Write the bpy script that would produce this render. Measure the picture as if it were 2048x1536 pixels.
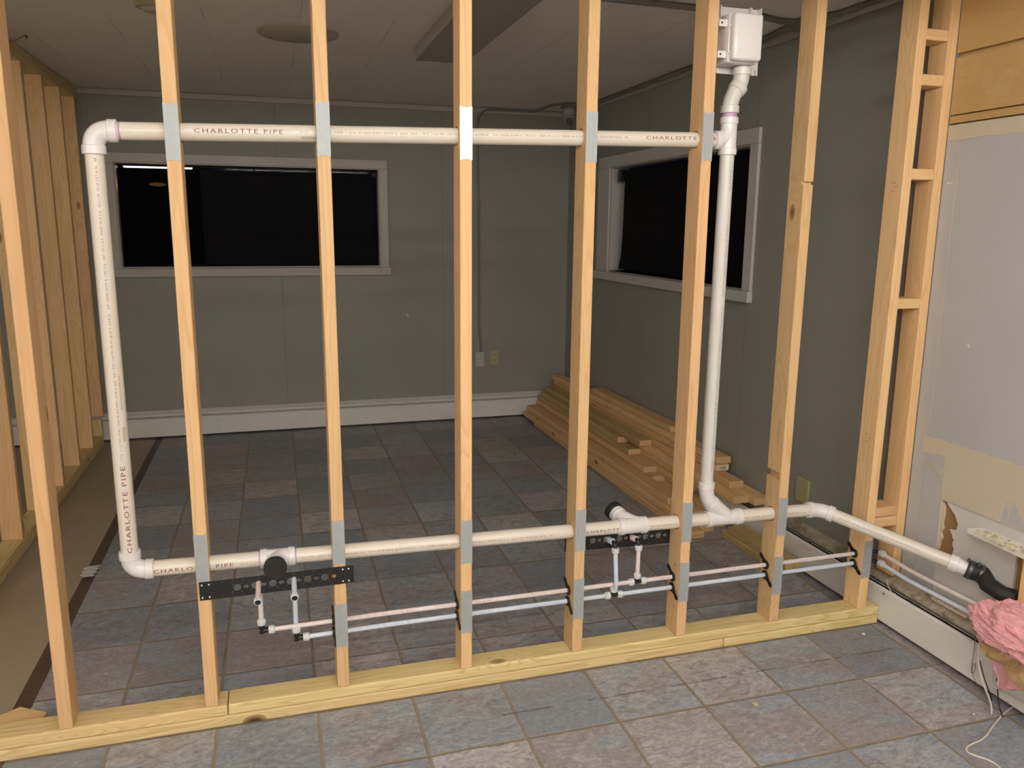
import bpy, bmesh, math, random
from mathutils import Vector, Matrix
random.seed(7)
for o in list(bpy.data.objects): bpy.data.objects.remove(o)
sc = bpy.context.scene
C = sc.collection

# ------------------------------------------------------------------ camera
cam_data = bpy.data.cameras.new('camera'); cam = bpy.data.objects.new('camera', cam_data); C.objects.link(cam)
yaw, pit, rol = 0.29264, -0.19433, 0.00828
fw = Vector((math.sin(yaw)*math.cos(pit), math.cos(yaw)*math.cos(pit), math.sin(pit)))
rt = Vector((math.cos(yaw), -math.sin(yaw), 0)); up = rt.cross(fw)
r2 = rt*math.cos(rol)+up*math.sin(rol); u2 = -rt*math.sin(rol)+up*math.cos(rol)
M = Matrix((r2, u2, -fw)).transposed().to_4x4(); M.translation = Vector((0.66080, -2.43294, 1.55590))
cam.matrix_world = M
cam_data.sensor_fit = 'HORIZONTAL'; cam_data.sensor_width = 36.0
cam_data.lens = 36.0*1607.217/2048; cam_data.clip_start = .02
sc.camera = cam
sc.view_settings.view_transform = 'Standard'; sc.view_settings.look = 'None'
sc.view_settings.gamma = 1; sc.view_settings.use_curve_mapping = False
sc.view_settings.exposure = 0.0

# ------------------------------------------------------------------ world (night outside)
w = bpy.data.worlds.new('night'); sc.world = w; w.use_nodes = True
w.node_tree.nodes['Background'].inputs[0].default_value = (.0006, .0008, .0025, 1)
w.node_tree.nodes['Background'].inputs[1].default_value = 1.0

# ------------------------------------------------------------------ lamps of the room
WARM = (1.0, .953, .89)
# fluorescent tubes hanging under the ceiling of the near room: centre, half length, direction, strength
TUBES = [((1.30, -1.45, 2.33), 1.2, 'x', 14), ((1.30, -2.35, 2.33), 1.2, 'x', 30), ((1.20, -3.30, 2.33), 1.2, 'x', 50), ((0.20, -5.3, 2.30), 2.2, 'x', 46), ((-2.60, -2.6, 2.30), 1.2, 'y', 58)]

# ================================================================== materials
def newmat(name):
    m = bpy.data.materials.new(name); m.use_nodes = True
    nt = m.node_tree; b = nt.nodes['Principled BSDF']
    return m, nt, b
def N(nt, t, **k):
    n = nt.nodes.new(t)
    for a, v in k.items():
        if a.startswith('i_'):
            key = a[2:]; key = int(key) if key.isdigit() else key.replace('_', ' ')
            n.inputs[key].default_value = v
        else: setattr(n, a, v)
    return n
def L(nt, a, b): nt.links.new(a, b)
def math_(nt, op, a, b=None, c=None, clamp=False):
    n = nt.nodes.new('ShaderNodeMath'); n.operation = op; n.use_clamp = clamp
    for i, v in enumerate((a, b, c)):
        if v is None: continue
        if isinstance(v, (int, float)): n.inputs[i].default_value = v
        else: L(nt, v, n.inputs[i])
    return n.outputs[0]
def mix(nt, f, a, b, mode='MIX'):
    n = nt.nodes.new('ShaderNodeMix'); n.data_type = 'RGBA'; n.blend_type = mode
    for s, v in ((n.inputs[0], f), (n.inputs[6], a), (n.inputs[7], b)):
        if isinstance(v, (int, float)): s.default_value = v
        elif isinstance(v, (tuple, list)): s.default_value = (*v[:3], 1)
        else: L(nt, v, s)
    return n.outputs[2]
def ramp(nt, f, stops):
    n = nt.nodes.new('ShaderNodeValToRGB'); L(nt, f, n.inputs[0])
    e = n.color_ramp.elements
    while len(e) < len(stops): e.new(.5)
    for x, (p, c) in zip(e, stops):
        x.position = p; x.color = (*c, 1) if len(c) == 3 else c
    return n.outputs[0]
def noise(nt, vec, scale, detail=3, rough=.55, dist=0):
    n = N(nt, 'ShaderNodeTexNoise'); n.inputs['Scale'].default_value = scale
    n.inputs['Detail'].default_value = detail; n.inputs['Roughness'].default_value = rough
    n.inputs['Distortion'].default_value = dist
    if vec is not None: L(nt, vec, n.inputs['Vector'])
    return n.outputs[0]
def coords(nt, kind='Object'): return N(nt, 'ShaderNodeTexCoord').outputs[kind]
def bump(nt, b, h, strength=.3, dist=.002):
    n = N(nt, 'ShaderNodeBump'); n.inputs['Strength'].default_value = strength
    n.inputs['Distance'].default_value = dist; L(nt, h, n.inputs['Height']); L(nt, n.outputs[0], b.inputs['Normal'])
def srgb(r, g, b):
    f = lambda c: ((c/255+.055)/1.055)**2.4 if c > 10 else c/255/12.92
    return (f(r), f(g), f(b))
def plain(name, col, rough=.5, metal=0, spec=.5, var=0.06, scale=30, bmp=0, coat=0):
    m, nt, b = newmat(name); co = coords(nt)
    n = noise(nt, co, scale, 4)
    c = mix(nt, n, tuple(x*(1-var) for x in col), tuple(min(1, x*(1+var)) for x in col))
    L(nt, c, b.inputs['Base Color']); b.inputs['Roughness'].default_value = rough
    b.inputs['Metallic'].default_value = metal; b.inputs['Specular IOR Level'].default_value = spec
    b.inputs['Coat Weight'].default_value = coat
    if bmp: bump(nt, b, noise(nt, co, scale*6, 3), .4, bmp)
    return m

def wood(name, light, dark, axis='z', knots=True, contrast=.55, vary=.22, kmul=11, knotcol=(.24, .095, .035), ringscale=1.0):
    m, nt, b = newmat(name); co = coords(nt)
    rnd = N(nt, 'ShaderNodeObjectInfo').outputs['Random']
    off = N(nt, 'ShaderNodeCombineXYZ')
    for i, k in enumerate((37.1, 91.7, 53.3)): L(nt, math_(nt, 'MULTIPLY', rnd, k), off.inputs[i])
    add = N(nt, 'ShaderNodeVectorMath', operation='ADD'); L(nt, co, add.inputs[0]); L(nt, off.outputs[0], add.inputs[1])
    sc_ = {'x': (.045, 1, 1), 'y': (1, .045, 1), 'z': (1, 1, .045)}[axis]
    mp = N(nt, 'ShaderNodeMapping'); mp.inputs['Scale'].default_value = sc_; L(nt, add.outputs[0], mp.inputs[0])
    big = noise(nt, mp.outputs[0], 9*ringscale, 2, .45)
    # knots
    sk = {'x': (.55, 1, 1), 'y': (1, .55, 1), 'z': (1, 1, .55)}[axis]
    mk = N(nt, 'ShaderNodeMapping'); mk.inputs['Scale'].default_value = sk; L(nt, add.outputs[0], mk.inputs[0])
    vo = N(nt, 'ShaderNodeTexVoronoi'); vo.inputs['Scale'].default_value = 5.2; L(nt, mk.outputs[0], vo.inputs['Vector'])
    d = vo.outputs['Distance']
    kn = math_(nt, 'SUBTRACT', 1, math_(nt, 'MULTIPLY', d, kmul), clamp=True)
    swirl = math_(nt, 'MULTIPLY', math_(nt, 'POWER', math_(nt, 'SUBTRACT', 1, math_(nt, 'MULTIPLY', d, 1.6), clamp=True), 3), .35)
    v = math_(nt, 'ADD', big, swirl if knots else 0.0)
    rings = math_(nt, 'FRACT', math_(nt, 'MULTIPLY', v, 16))
    rr = ramp(nt, rings, [(0, (.1,)*3), (.55, (.35,)*3), (.86, (1,)*3), (1, (.1,)*3)])
    fine = noise(nt, mp.outputs[0], 130, 3, .6)
    tone = noise(nt, mp.outputs[0], 3.5, 2)
    f = math_(nt, 'ADD', math_(nt, 'MULTIPLY', rr, contrast), math_(nt, 'MULTIPLY', math_(nt, 'SUBTRACT', fine, .5), .5), clamp=True)
    c = mix(nt, f, light, dark)
    c = mix(nt, math_(nt, 'MULTIPLY', math_(nt, 'SUBTRACT', tone, .5), 1.6, clamp=True), c, tuple(x*y for x, y in zip(light, (.92, .80, .68))))
    br = math_(nt, 'ADD', 1-vary/2, math_(nt, 'MULTIPLY', math_(nt, 'FRACT', math_(nt, 'MULTIPLY', rnd, 7.3)), vary))
    hs = N(nt, 'ShaderNodeHueSaturation'); L(nt, c, hs.inputs['Color']); L(nt, br, hs.inputs['Value'])
    L(nt, math_(nt, 'ADD', .495, math_(nt, 'MULTIPLY', rnd, .010)), hs.inputs['Hue'])
    c = hs.outputs[0]
    if knots:
        km = math_(nt, 'MULTIPLY', math_(nt, 'GREATER_THAN', kn, .02), math_(nt, 'ADD', .35, kn), clamp=True)
        c = mix(nt, km, c, knotcol)
    # dirt smudges
    sm = noise(nt, add.outputs[0], 14, 5, .7)
    c = mix(nt, math_(nt, 'MULTIPLY', math_(nt, 'SUBTRACT', sm, .66, clamp=True), 1.2, clamp=True), c, tuple(x*.35 for x in dark))
    L(nt, c, b.inputs['Base Color']); b.inputs['Roughness'].default_value = .62
    b.inputs['Specular IOR Level'].default_value = .3
    bump(nt, b, f, .25, .0006)
    return m
FL, FD = (.79, .53, .275), (.62, .365, .155)
MW = {a: wood('fir_'+a, FL, FD, a) for a in 'xyz'}
TL, TD = (.77, .61, .315), (.53, .385, .145)
MT = {a: wood('treated_pine_'+a, TL, TD, a, ringscale=1.6, vary=.08, knotcol=(.10, .045, .015), contrast=.75, kmul=9) for a in 'xyz'}
MGREEN = wood('green_treated_pine', (.55, .42, .20), (.33, .22, .08), 'y', vary=.12)
M_endgrain = plain('cut_end_wood', (.62, .42, .22), .8, var=.25, scale=120)
M_steel = plain('galvanised_steel', (.40, .43, .44), .55, .25, var=.12, scale=60, bmp=.0002)
M_steel_glint = plain('steel_with_reflection', (.66, .68, .68), .36, .5, var=.08, scale=60, bmp=.0002)  # same steel lightened: lamp reflection on the middle top plate put into the colour
M_pvc_pipe = plain('cream_pvc_pipe', (.72, .665, .58), .28, 0, .5, var=.04, scale=14)
M_pvc_white = plain('white_pvc_fitting', (.76, .73, .73), .24, 0, .5, var=.03, scale=20)
M_pvc_vent = plain('white_vent_pipe', (.66, .645, .61), .30, 0, .5, var=.05, scale=14)
M_purple = plain('purple_primer', (.50, .33, .50), .45, var=.35, scale=90)
M_redink = plain('dark_red_ink', (.22, .045, .05), .6, var=.3, scale=200)
M_blackink = plain('black_ink', (.05, .045, .05), .6)
M_greyink = plain('grey_ink', (.22, .20, .20), .6, var=.4, scale=200)
M_black = plain('black_plastic', (.012, .012, .013), .38, 0, .5)
M_rubber = plain('black_rubber', (.022, .020, .018), .6, 0, .4, var=.2)
M_band = plain('dull_clamp_band', (.13, .115, .10), .42, .7, var=.2)
M_pex_red = plain('pinkish_pex_tube', (.76, .67, .655), .25, 0, .5, var=.10, scale=55)
M_pex_blue = plain('bluish_pex_tube', (.63, .70, .80), .25, 0, .5, var=.10, scale=55)
M_pexfit = plain('pale_pex_collar', (.66, .67, .68), .35, 0, .5, var=.06)
M_pexblueprint = plain('blue_ink', (.25, .32, .62), .6)
M_pexredprint = plain('faded_red_ink', (.50, .20, .22), .6)
M_trim = plain('off_white_paint', (.47, .44, .40), .45, var=.05, scale=8)
M_trimR = plain('white_sash_paint', (.56, .54, .52), .4, var=.05, scale=8)
M_heater = None
M_cable_w = plain('white_cable', (.74, .68, .60), .45)
M_copper = plain('copper', (.45, .12, .05), .4, .6)
M_beige = plain('beige_plastic', (.44, .38, .22), .4)
M_greyplate = plain('grey_plate', (.50, .49, .46), .5)
M_coverplate = plain('aged_cream_paint', (.47, .44, .36), .6)
M_panelface = plain('grey_panel_face', (.34, .32, .29), .6)
M_conduit = plain('painted_conduit', (.20, .20, .18), .5)
M_glasslens = plain('dark_lens', (.008, .008, .01), .08)
M_camwhite = plain('grey_camera_body', (.36, .35, .35), .4)
M_debris = plain('plaster_dust', (.62, .54, .38), .9, var=.3, scale=80, bmp=.001)
M_ledge = plain('chalky_white_board', (.80, .76, .70), .6, var=.08, scale=25)
M_film = plain('black_shade_fabric', (.003, .003, .004), .75, spec=.15)
M_blockdark = plain('dark_gap', (.01, .009, .008), .8)

def wallpaint(name, base, seams=(), axis=1, chips=.0, scale=1.0):
    m, nt, b = newmat(name); co = coords(nt); sp = N(nt, 'ShaderNodeSeparateXYZ'); L(nt, co, sp.inputs[0])
    n1 = noise(nt, co, 2.2, 3); n2 = noise(nt, co, 160, 2)
    c = mix(nt, n1, tuple(x*.92 for x in base), tuple(x*1.08 for x in base))
    c = mix(nt, math_(nt, 'MULTIPLY', n2, .16), c, tuple(x*.7 for x in base))
    h = n2
    for s in seams:
        dd = math_(nt, 'ABSOLUTE', math_(nt, 'SUBTRACT', sp.outputs[axis], s))
        k = math_(nt, 'LESS_THAN', dd, .0022)
        c = mix(nt, math_(nt, 'MULTIPLY', k, .55), c, tuple(x*.45 for x in base))
    L(nt, c, b.inputs['Base Color']); b.inputs['Roughness'].default_value = .55
    b.inputs['Specular IOR Level'].default_value = .35
    bump(nt, b, h, .2, .0008)
    return m
GREY = (.31, .305, .27)
M_wall_back = wallpaint('grey_wall_paint_back', GREY, (.753, 1.978, -.47), 0)
M_wall_right = wallpaint('grey_wall_paint_right', GREY, (2.434, 1.21, .0), 1)
M_wall_front = wallpaint('grey_wall_paint_front', (.50, .495, .50), (), 1)
M_wall_plain = wallpaint('plain_wall_paint', (.78, .76, .72), (), 1)
M_beigewall = wallpaint('bare_gypsum_beige', (.62, .55, .42), (), 1)
M_oldsheet = wallpaint('old_light_sheet', (.66, .635, .61), (), 1)
M_brownboard = plain('brown_board', (.30, .175, .065), .8, var=.15, scale=12, bmp=.001)

def ceiling_mat():
    m, nt, b = newmat('ceiling_tile'); co = coords(nt); sp = N(nt, 'ShaderNodeSeparateXYZ'); L(nt, co, sp.inputs[0])
    base = (.86, .83, .78)
    n1 = noise(nt, co, 3, 3); n2 = noise(nt, co, 220, 3, .7)
    c = mix(nt, n1, tuple(x*.93 for x in base), tuple(x*1.05 for x in base))
    wv = N(nt, 'ShaderNodeMapping'); wv.inputs['Scale'].default_value = (1, .1, 1); L(nt, co, wv.inputs[0])
    n3 = noise(nt, wv.outputs[0], 260, 2)
    c = mix(nt, math_(nt, 'MULTIPLY', n3, .18), c, tuple(x*.6 for x in base))
    fx = math_(nt, 'FRACT', math_(nt, 'DIVIDE', math_(nt, 'ADD', sp.outputs[0], 10.13), .4064))
    rowi = math_(nt, 'FLOOR', math_(nt, 'DIVIDE', math_(nt, 'ADD', sp.outputs[0], 10.13), .4064))
    fy = math_(nt, 'FRACT', math_(nt, 'DIVIDE', math_(nt, 'ADD', sp.outputs[1], math_(nt, 'ADD', 10, math_(nt, 'MULTIPLY', rowi, .31))), .8128))
    k1 = math_(nt, 'LESS_THAN', fx, .006); k2 = math_(nt, 'LESS_THAN', fy, .003)
    gate = math_(nt, 'GREATER_THAN', noise(nt, co, 1.6, 1), .50)
    k = math_(nt, 'MULTIPLY', math_(nt, 'MAXIMUM', k1, k2), math_(nt, 'ADD', .15, math_(nt, 'MULTIPLY', gate, .7)))
    c = mix(nt, k, c, tuple(x*.35 for x in base))
    L(nt, c, b.inputs['Base Color']); b.inputs['Roughness'].default_value = .8; b.inputs['Specular IOR Level'].default_value = .2
    bump(nt, b, n2, .35, .001)
    return m
M_ceil = ceiling_mat()

def floor_mat():
    m, nt, b = newmat('slate_look_tile'); co = coords(nt); sp = N(nt, 'ShaderNodeSeparateXYZ'); L(nt, co, sp.inputs[0])
    X, Y = sp.outputs[0], sp.outputs[1]
    gx = math_(nt, 'DIVIDE', math_(nt, 'SUBTRACT', math_(nt, 'ADD', X, 10-.130+.0), math_(nt, 'MULTIPLY', Y, .008)), .3083)
    gy = math_(nt, 'DIVIDE', math_(nt, 'ADD', Y, 10-.003), .3175)
    # shift so that a joint falls on x=.130 and y=.003
    gx = math_(nt, 'SUBTRACT', gx, (10/.3083) % 1); gy = math_(nt, 'SUBTRACT', gy, (10/.3175) % 1)
    wob = noise(nt, co, 9, 2)
    wv = math_(nt, 'MULTIPLY', math_(nt, 'SUBTRACT', wob, .5), .028)
    fx, fy = math_(nt, 'FRACT', math_(nt, 'ADD', gx, wv)), math_(nt, 'FRACT', math_(nt, 'ADD', gy, wv))
    ex = math_(nt, 'MINIMUM', fx, math_(nt, 'SUBTRACT', 1, fx)); ey = math_(nt, 'MINIMUM', fy, math_(nt, 'SUBTRACT', 1, fy))
    e = math_(nt, 'MINIMUM', ex, ey)
    ei = ramp(nt, e, [(.011, (0,)*3), (.022, (1,)*3)])       # 0 in grout
    ix, iy = math_(nt, 'FLOOR', gx), math_(nt, 'FLOOR', gy)
    cv = N(nt, 'ShaderNodeCombineXYZ'); L(nt, ix, cv.inputs[0]); L(nt, iy, cv.inputs[1])
    wn = N(nt, 'ShaderNodeTexWhiteNoise'); wn.noise_dimensions = '3D'; L(nt, cv.outputs[0], wn.inputs['Vector'])
    rv = wn.outputs['Value']; rc = N(nt, 'ShaderNodeSeparateColor'); L(nt, wn.outputs['Color'], rc.inputs[0])
    # offset texture per tile
    ad = N(nt, 'ShaderNodeVectorMath', operation='MULTIPLY_ADD'); L(nt, wn.outputs['Color'], ad.inputs[0])
    ad.inputs[1].default_value = (9, 9, 9); L(nt, co, ad.inputs[2])
    v = ad.outputs[0]
    mp = N(nt, 'ShaderNodeMapping'); mp.inputs['Scale'].default_value = (1, 1.7, 1); L(nt, v, mp.inputs[0]); v = mp.outputs[0]
    a = noise(nt, v, 3.2, 3, .5, .8); f2 = noise(nt, v, 11, 8, .70, 2.2); f3 = noise(nt, v, 60, 6, .8, .6); f4 = noise(nt, v, 6, 7, .72, 1.4)
    blue, brown, dark, pale = (.285, .315, .355), (.30, .262, .262), (.12, .12, .135), (.52, .53, .53)
    c = mix(nt, ramp(nt, math_(nt, 'ADD', a, math_(nt, 'MULTIPLY', math_(nt, 'SUBTRACT', rc.outputs[0], .55), .42)), [(.42, (0,)*3), (.62, (1,)*3)]), blue, brown)
    c = mix(nt, ramp(nt, math_(nt, 'ADD', f4, math_(nt, 'MULTIPLY', math_(nt, 'SUBTRACT', rc.outputs[1], .6), .2)), [(.54, (0,)*3), (.70, (.55,)*3)]), c, (.25, .175, .165))
    c = mix(nt, ramp(nt, math_(nt, 'ADD', f2, math_(nt, 'MULTIPLY', math_(nt, 'SUBTRACT', rc.outputs[2], .5), .22)), [(.46, (0,)*3), (.72, (.75,)*3)]), c, pale)
    c = mix(nt, ramp(nt, f2, [(.30, (.55,)*3), (.45, (0,)*3)]), c, dark)
    c = mix(nt, ramp(nt, f3, [(.36, (.45,)*3), (.52, (0,)*3)]), c, dark)
    c = mix(nt, ramp(nt, f3, [(.54, (0,)*3), (.70, (.55,)*3)]), c, pale)
    br = N(nt, 'ShaderNodeHueSaturation'); L(nt, c, br.inputs['Color']); L(nt, math_(nt, 'ADD', .88, math_(nt, 'MULTIPLY', rv, .34)), br.inputs['Value'])
    c = br.outputs[0]
    grout = mix(nt, noise(nt, co, 12, 3), (.36, .29, .215), (.20, .16, .12))
    c = mix(nt, ei, grout, c)
    # old dirt line where something stood, in front of the bottom plate
    dn = noise(nt, co, 6, 4, .7); dn2 = noise(nt, co, 45, 3, .7)
    dl = math_(nt, 'ABSOLUTE', math_(nt, 'SUBTRACT', math_(nt, 'ADD', Y, math_(nt, 'MULTIPLY', dn2, .012)), -.172))
    dk = math_(nt, 'MULTIPLY', math_(nt, 'LESS_THAN', dl, .005), math_(nt, 'MULTIPLY', math_(nt, 'GREATER_THAN', X, 1.25), math_(nt, 'GREATER_THAN', dn, .50)))
    c = mix(nt, math_(nt, 'MULTIPLY', dk, .6), c, (.11, .085, .055))
    h = math_(nt, 'ADD', math_(nt, 'MULTIPLY', ei, 1.2), math_(nt, 'ADD', math_(nt, 'MULTIPLY', f2, .9), math_(nt, 'MULTIPLY', f3, .25)))
    # bare beige underlay west of x=-.2, dark glue strip between
    mp2 = N(nt, 'ShaderNodeMapping'); mp2.inputs['Scale'].default_value = (1, .35, 1); L(nt, co, mp2.inputs[0])
    bg = mix(nt, noise(nt, mp2.outputs[0], 7, 4, .6), (.44, .365, .27), (.32, .26, .185))
    gl = mix(nt, noise(nt, co, 40, 4), (.075, .05, .035), (.13, .085, .06))
    edge = math_(nt, 'ADD', X, math_(nt, 'MULTIPLY', math_(nt, 'SUBTRACT', dn2, .5), .008))
    c = mix(nt, math_(nt, 'LESS_THAN', edge, -.150), c, gl)
    c = mix(nt, math_(nt, 'LESS_THAN', math_(nt, 'ADD', X, math_(nt, 'MULTIPLY', math_(nt, 'SUBTRACT', Y, 1.0), -.004)), -.203), c, bg)
    L(nt, c, b.inputs['Base Color'])
    hm = math_(nt, 'MULTIPLY', h, math_(nt, 'GREATER_THAN', X, -.150))
    bump(nt, b, hm, .7, .0026)
    L(nt, math_(nt, 'ADD', .36, math_(nt, 'MULTIPLY', f2, .30)), b.inputs['Roughness']); b.inputs['Specular IOR Level'].default_value = .35
    return m
M_floor = floor_mat()

def heater_mat():
    m, nt, b = newmat('enamel_heater_cover'); co = coords(nt)
    base = (.80, .78, .745)
    n = noise(nt, co, 5, 5, .65); n2 = noise(nt, co, 60, 4, .7)
    c = mix(nt, n, tuple(x*.88 for x in base), tuple(x*1.08 for x in base))
    c = mix(nt, math_(nt, 'MULTIPLY', math_(nt, 'SUBTRACT', math_(nt, 'ADD', math_(nt, 'MULTIPLY', n, .6), math_(nt, 'MULTIPLY', n2, .5)), .62, clamp=True), 3.0, clamp=True), c, (.28, .22, .15))
    L(nt, c, b.inputs['Base Color']); b.inputs['Roughness'].default_value = .38
    return m
M_heater = heater_mat()
def dusty():
    m, nt, b = newmat('dusty_heater_top'); co = coords(nt)
    n = noise(nt, co, 14, 6, .75); n2 = noise(nt, co, 90, 4, .7)
    c = ramp(nt, n, [(.35, (.55, .50, .42)), (.5, (.40, .34, .25)), (.62, (.14, .10, .065)), (.75, (.45, .40, .32))])
    c = mix(nt, math_(nt, 'MULTIPLY', n2, .5), c, (.36, .31, .24))
    L(nt, c, b.inputs['Base Color']); b.inputs['Roughness'].default_value = .8; bump(nt, b, n2, .6, .002)
    return m
M_dusty = dusty()
def plywood():
    m, nt, b = newmat('plywood_sheathing'); co = coords(nt); sp = N(nt, 'ShaderNodeSeparateXYZ'); L(nt, co, sp.inputs[0])
    mp = N(nt, 'ShaderNodeMapping'); mp.inputs['Scale'].default_value = (1, .35, 2.2); L(nt, co, mp.inputs[0])
    a = noise(nt, mp.outputs[0], 5, 5, .6, .8); f = noise(nt, mp.outputs[0], 60, 3)
    c = mix(nt, a, (.62, .42, .185), (.50, .31, .12))
    c = mix(nt, ramp(nt, noise(nt, co, 7, 6, .7), [(.55, (0,)*3), (.70, (.6,)*3)]), c, (.60, .47, .27))
    c = mix(nt, math_(nt, 'MULTIPLY', f, .3), c, (.36, .2, .07))
    L(nt, c, b.inputs['Base Color']); b.inputs['Roughness'].default_value = .6; bump(nt, b, f, .3, .001)
    return m
M_ply = plywood()
def pinkmat():
    m, nt, b = newmat('pink_fibreglass'); co = coords(nt)
    mp = N(nt, 'ShaderNodeMapping'); mp.inputs['Scale'].default_value = (1, .5, 1.6); L(nt, co, mp.inputs[0])
    n = noise(nt, mp.outputs[0], 60, 6, .75, 1.5)
    c = mix(nt, n, (.80, .30, .34), (.98, .60, .63))
    L(nt, c, b.inputs['Base Color']); b.inputs['Roughness'].default_value = .9
    b.inputs['Subsurface Weight'].default_value = .15; b.inputs['Subsurface Radius'].default_value = (.02, .008, .008); b.inputs['Subsurface Scale'].default_value = .5
    bump(nt, b, n, .8, .004)
    return m
M_pink = pinkmat()
M_kraft = plain('kraft_paper', (.42, .275, .125), .6, var=.15, scale=8, bmp=.001)
def emit(name, col, s):
    m, nt, b = newmat(name); b.inputs['Base Color'].default_value = (0, 0, 0, 1)
    b.inputs['Emission Color'].default_value = (*col, 1); b.inputs['Emission Strength'].default_value = s
    return m
M_lampglow = emit('lamp_diffuser', (1, .88, .72), 6.0)
M_neon = emit('outside_soffit_lamp', (1, .95, .90), 2.4)
M_amber = emit('amber_reflection_glow', (1, .55, .14), 24.0)  # emission for the orange reflection in the back window
def filmglass():
    m, nt, b = newmat('dark_window_film')
    out = nt.nodes['Material Output']
    tr = N(nt, 'ShaderNodeBsdfTransparent'); tr.inputs[0].default_value = (.05, .05, .055, 1)
    df = N(nt, 'ShaderNodeBsdfDiffuse'); df.inputs[0].default_value = (.004, .004, .005, 1)
    ad = N(nt, 'ShaderNodeAddShader'); L(nt, tr.outputs[0], ad.inputs[0]); L(nt, df.outputs[0], ad.inputs[1])
    L(nt, ad.outputs[0], out.inputs[0])
    return m
M_sheer = filmglass()
def glass():
    m, nt, b = newmat('window_glass')
    b.inputs['Base Color'].default_value = (.9, .95, 1, 1); b.inputs['Roughness'].default_value = .02
    b.inputs['Transmission Weight'].default_value = 1; b.inputs['IOR'].default_value = 1.1
    return m
M_glass = glass()

# ================================================================== mesh helpers
def finish(name, bm, mat, parent=None, loc=None, smooth=False):
    me = bpy.data.meshes.new(name)
    if loc is not None:
        bmesh.ops.translate(bm, verts=bm.verts, vec=-Vector(loc))
    bmesh.ops.recalc_face_normals(bm, faces=bm.faces)
    bm.to_mesh(me); bm.free()
    if mat is not None:
        for m in (mat if isinstance(mat, (list, tuple)) else [mat]): me.materials.append(m)
    if smooth:
        for p in me.polygons: p.use_smooth = True
        try: me.set_sharp_from_angle(angle=math.radians(38))
        except Exception: pass
    o = bpy.data.objects.new(name, me); C.objects.link(o)
    if loc is not None: o.location = loc
    if parent is not None:
        o.parent = parent
        pm = world(parent)
        o.matrix_parent_inverse = pm.inverted()
    return o
def world(o):
    m = Matrix.Translation(o.location) @ o.rotation_euler.to_matrix().to_4x4()
    if o.parent: m = world(o.parent) @ o.matrix_parent_inverse @ m
    return m
def thing(name, label, cat, loc, group=None):
    o = bpy.data.objects.new(name, None); C.objects.link(o); o.location = loc; o.empty_display_size = .05
    o['label'] = label; o['category'] = cat
    if group: o['group'] = group
    return o
def tag(o, label, cat, group=None):
    o['label'] = label; o['category'] = cat
    if group: o['group'] = group
    return o
def struct(name, bm, mat, parent=None, smooth=False, loc=None):
    o = finish(name, bm, mat, parent, loc, smooth)
    if parent is None: o['kind'] = 'structure'
    return o
def box(bm, a, b, bevel=0, segs=2):
    a, b = Vector(a), Vector(b)
    r = bmesh.ops.create_cube(bm, size=1)
    vs = r['verts']
    bmesh.ops.scale(bm, verts=vs, vec=(b-a)); bmesh.ops.translate(bm, verts=vs, vec=(a+b)/2)
    if bevel:
        es = list({e for v in vs for e in v.link_edges})
        bmesh.ops.bevel(bm, geom=es, offset=bevel, segments=segs, profile=.5, affect='EDGES')
    return bm
def B(): return bmesh.new()
def bx(a, b, bevel=0, segs=2): return box(B(), a, b, bevel, segs)
def frames(pts):
    pts = [Vector(p) for p in pts]; T = []
    for i in range(len(pts)):
        if i == 0: t = pts[1]-pts[0]
        elif i == len(pts)-1: t = pts[-1]-pts[-2]
        else: t = (pts[i+1]-pts[i]).normalized()+(pts[i]-pts[i-1]).normalized()
        T.append(t.normalized())
    n = T[0].cross(Vector((0, 0, 1)))
    if n.length < .1: n = T[0].cross(Vector((0, 1, 0)))
    n.normalize(); out = []
    for i, t in enumerate(T):
        if i: n = T[i-1].rotation_difference(t) @ n
        n = (n-t*n.dot(t)).normalized()
        out.append((pts[i], t, n, t.cross(n)))
    return out
def tube(bm, pts, r, seg=24, caps=True):
    fr = frames(pts); R = r if isinstance(r, (list, tuple)) else [r]*len(pts); rings = []
    for (p, t, n, b), rr in zip(fr, R):
        rings.append([bm.verts.new(p+(n*math.cos(2*math.pi*k/seg)+b*math.sin(2*math.pi*k/seg))*rr) for k in range(seg)])
    for a, c in zip(rings, rings[1:]):
        for k in range(seg): bm.faces.new((a[k], a[(k+1) % seg], c[(k+1) % seg], c[k]))
    if caps: bm.faces.new(rings[0][::-1]); bm.faces.new(rings[-1])
    return bm
def arc(p0, corner, p1, n=8):
    p0, c, p1 = Vector(p0), Vector(corner), Vector(p1)
    return [p0*(1-t)**2+c*2*t*(1-t)+p1*t*t for t in [i/n for i in range(n+1)]]
def step(axis_pts_r):  # list of (point, radius) -> points, radii
    return [a for a, _ in axis_pts_r], [b for _, b in axis_pts_r]
def hub(bm, p, d, length, r, seg=32):
    """socket collar starting at p going along d"""
    d = Vector(d).normalized(); p = Vector(p)
    e = .0015
    P, R = step([(p, r-e), (p+d*e, r), (p+d*(length-e), r), (p+d*length, r-e)])
    return tube(bm, P, R, seg)
def poly_prism(bm, pts, axis, a, b):
    """outline pts in the two other axes, extruded from a to b along axis"""
    def mk(u, v, w):
        c = [0, 0, 0]; o = [i for i in range(3) if i != axis]; c[o[0]] = u; c[o[1]] = v; c[axis] = w; return c
    va = [bm.verts.new(mk(u, v, a)) for u, v in pts]; vb = [bm.verts.new(mk(u, v, b)) for u, v in pts]
    n = len(pts)
    from mathutils.geometry import tessellate_polygon
    for i, j, k in tessellate_polygon([[Vector((u, v, 0)) for u, v in pts]]):
        bm.faces.new((va[i], va[j], va[k])); bm.faces.new((vb[k], vb[j], vb[i]))
    for i in range(n): bm.faces.new((va[i], vb[i], vb[(i+1) % n], va[(i+1) % n]))
    return bm
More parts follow.
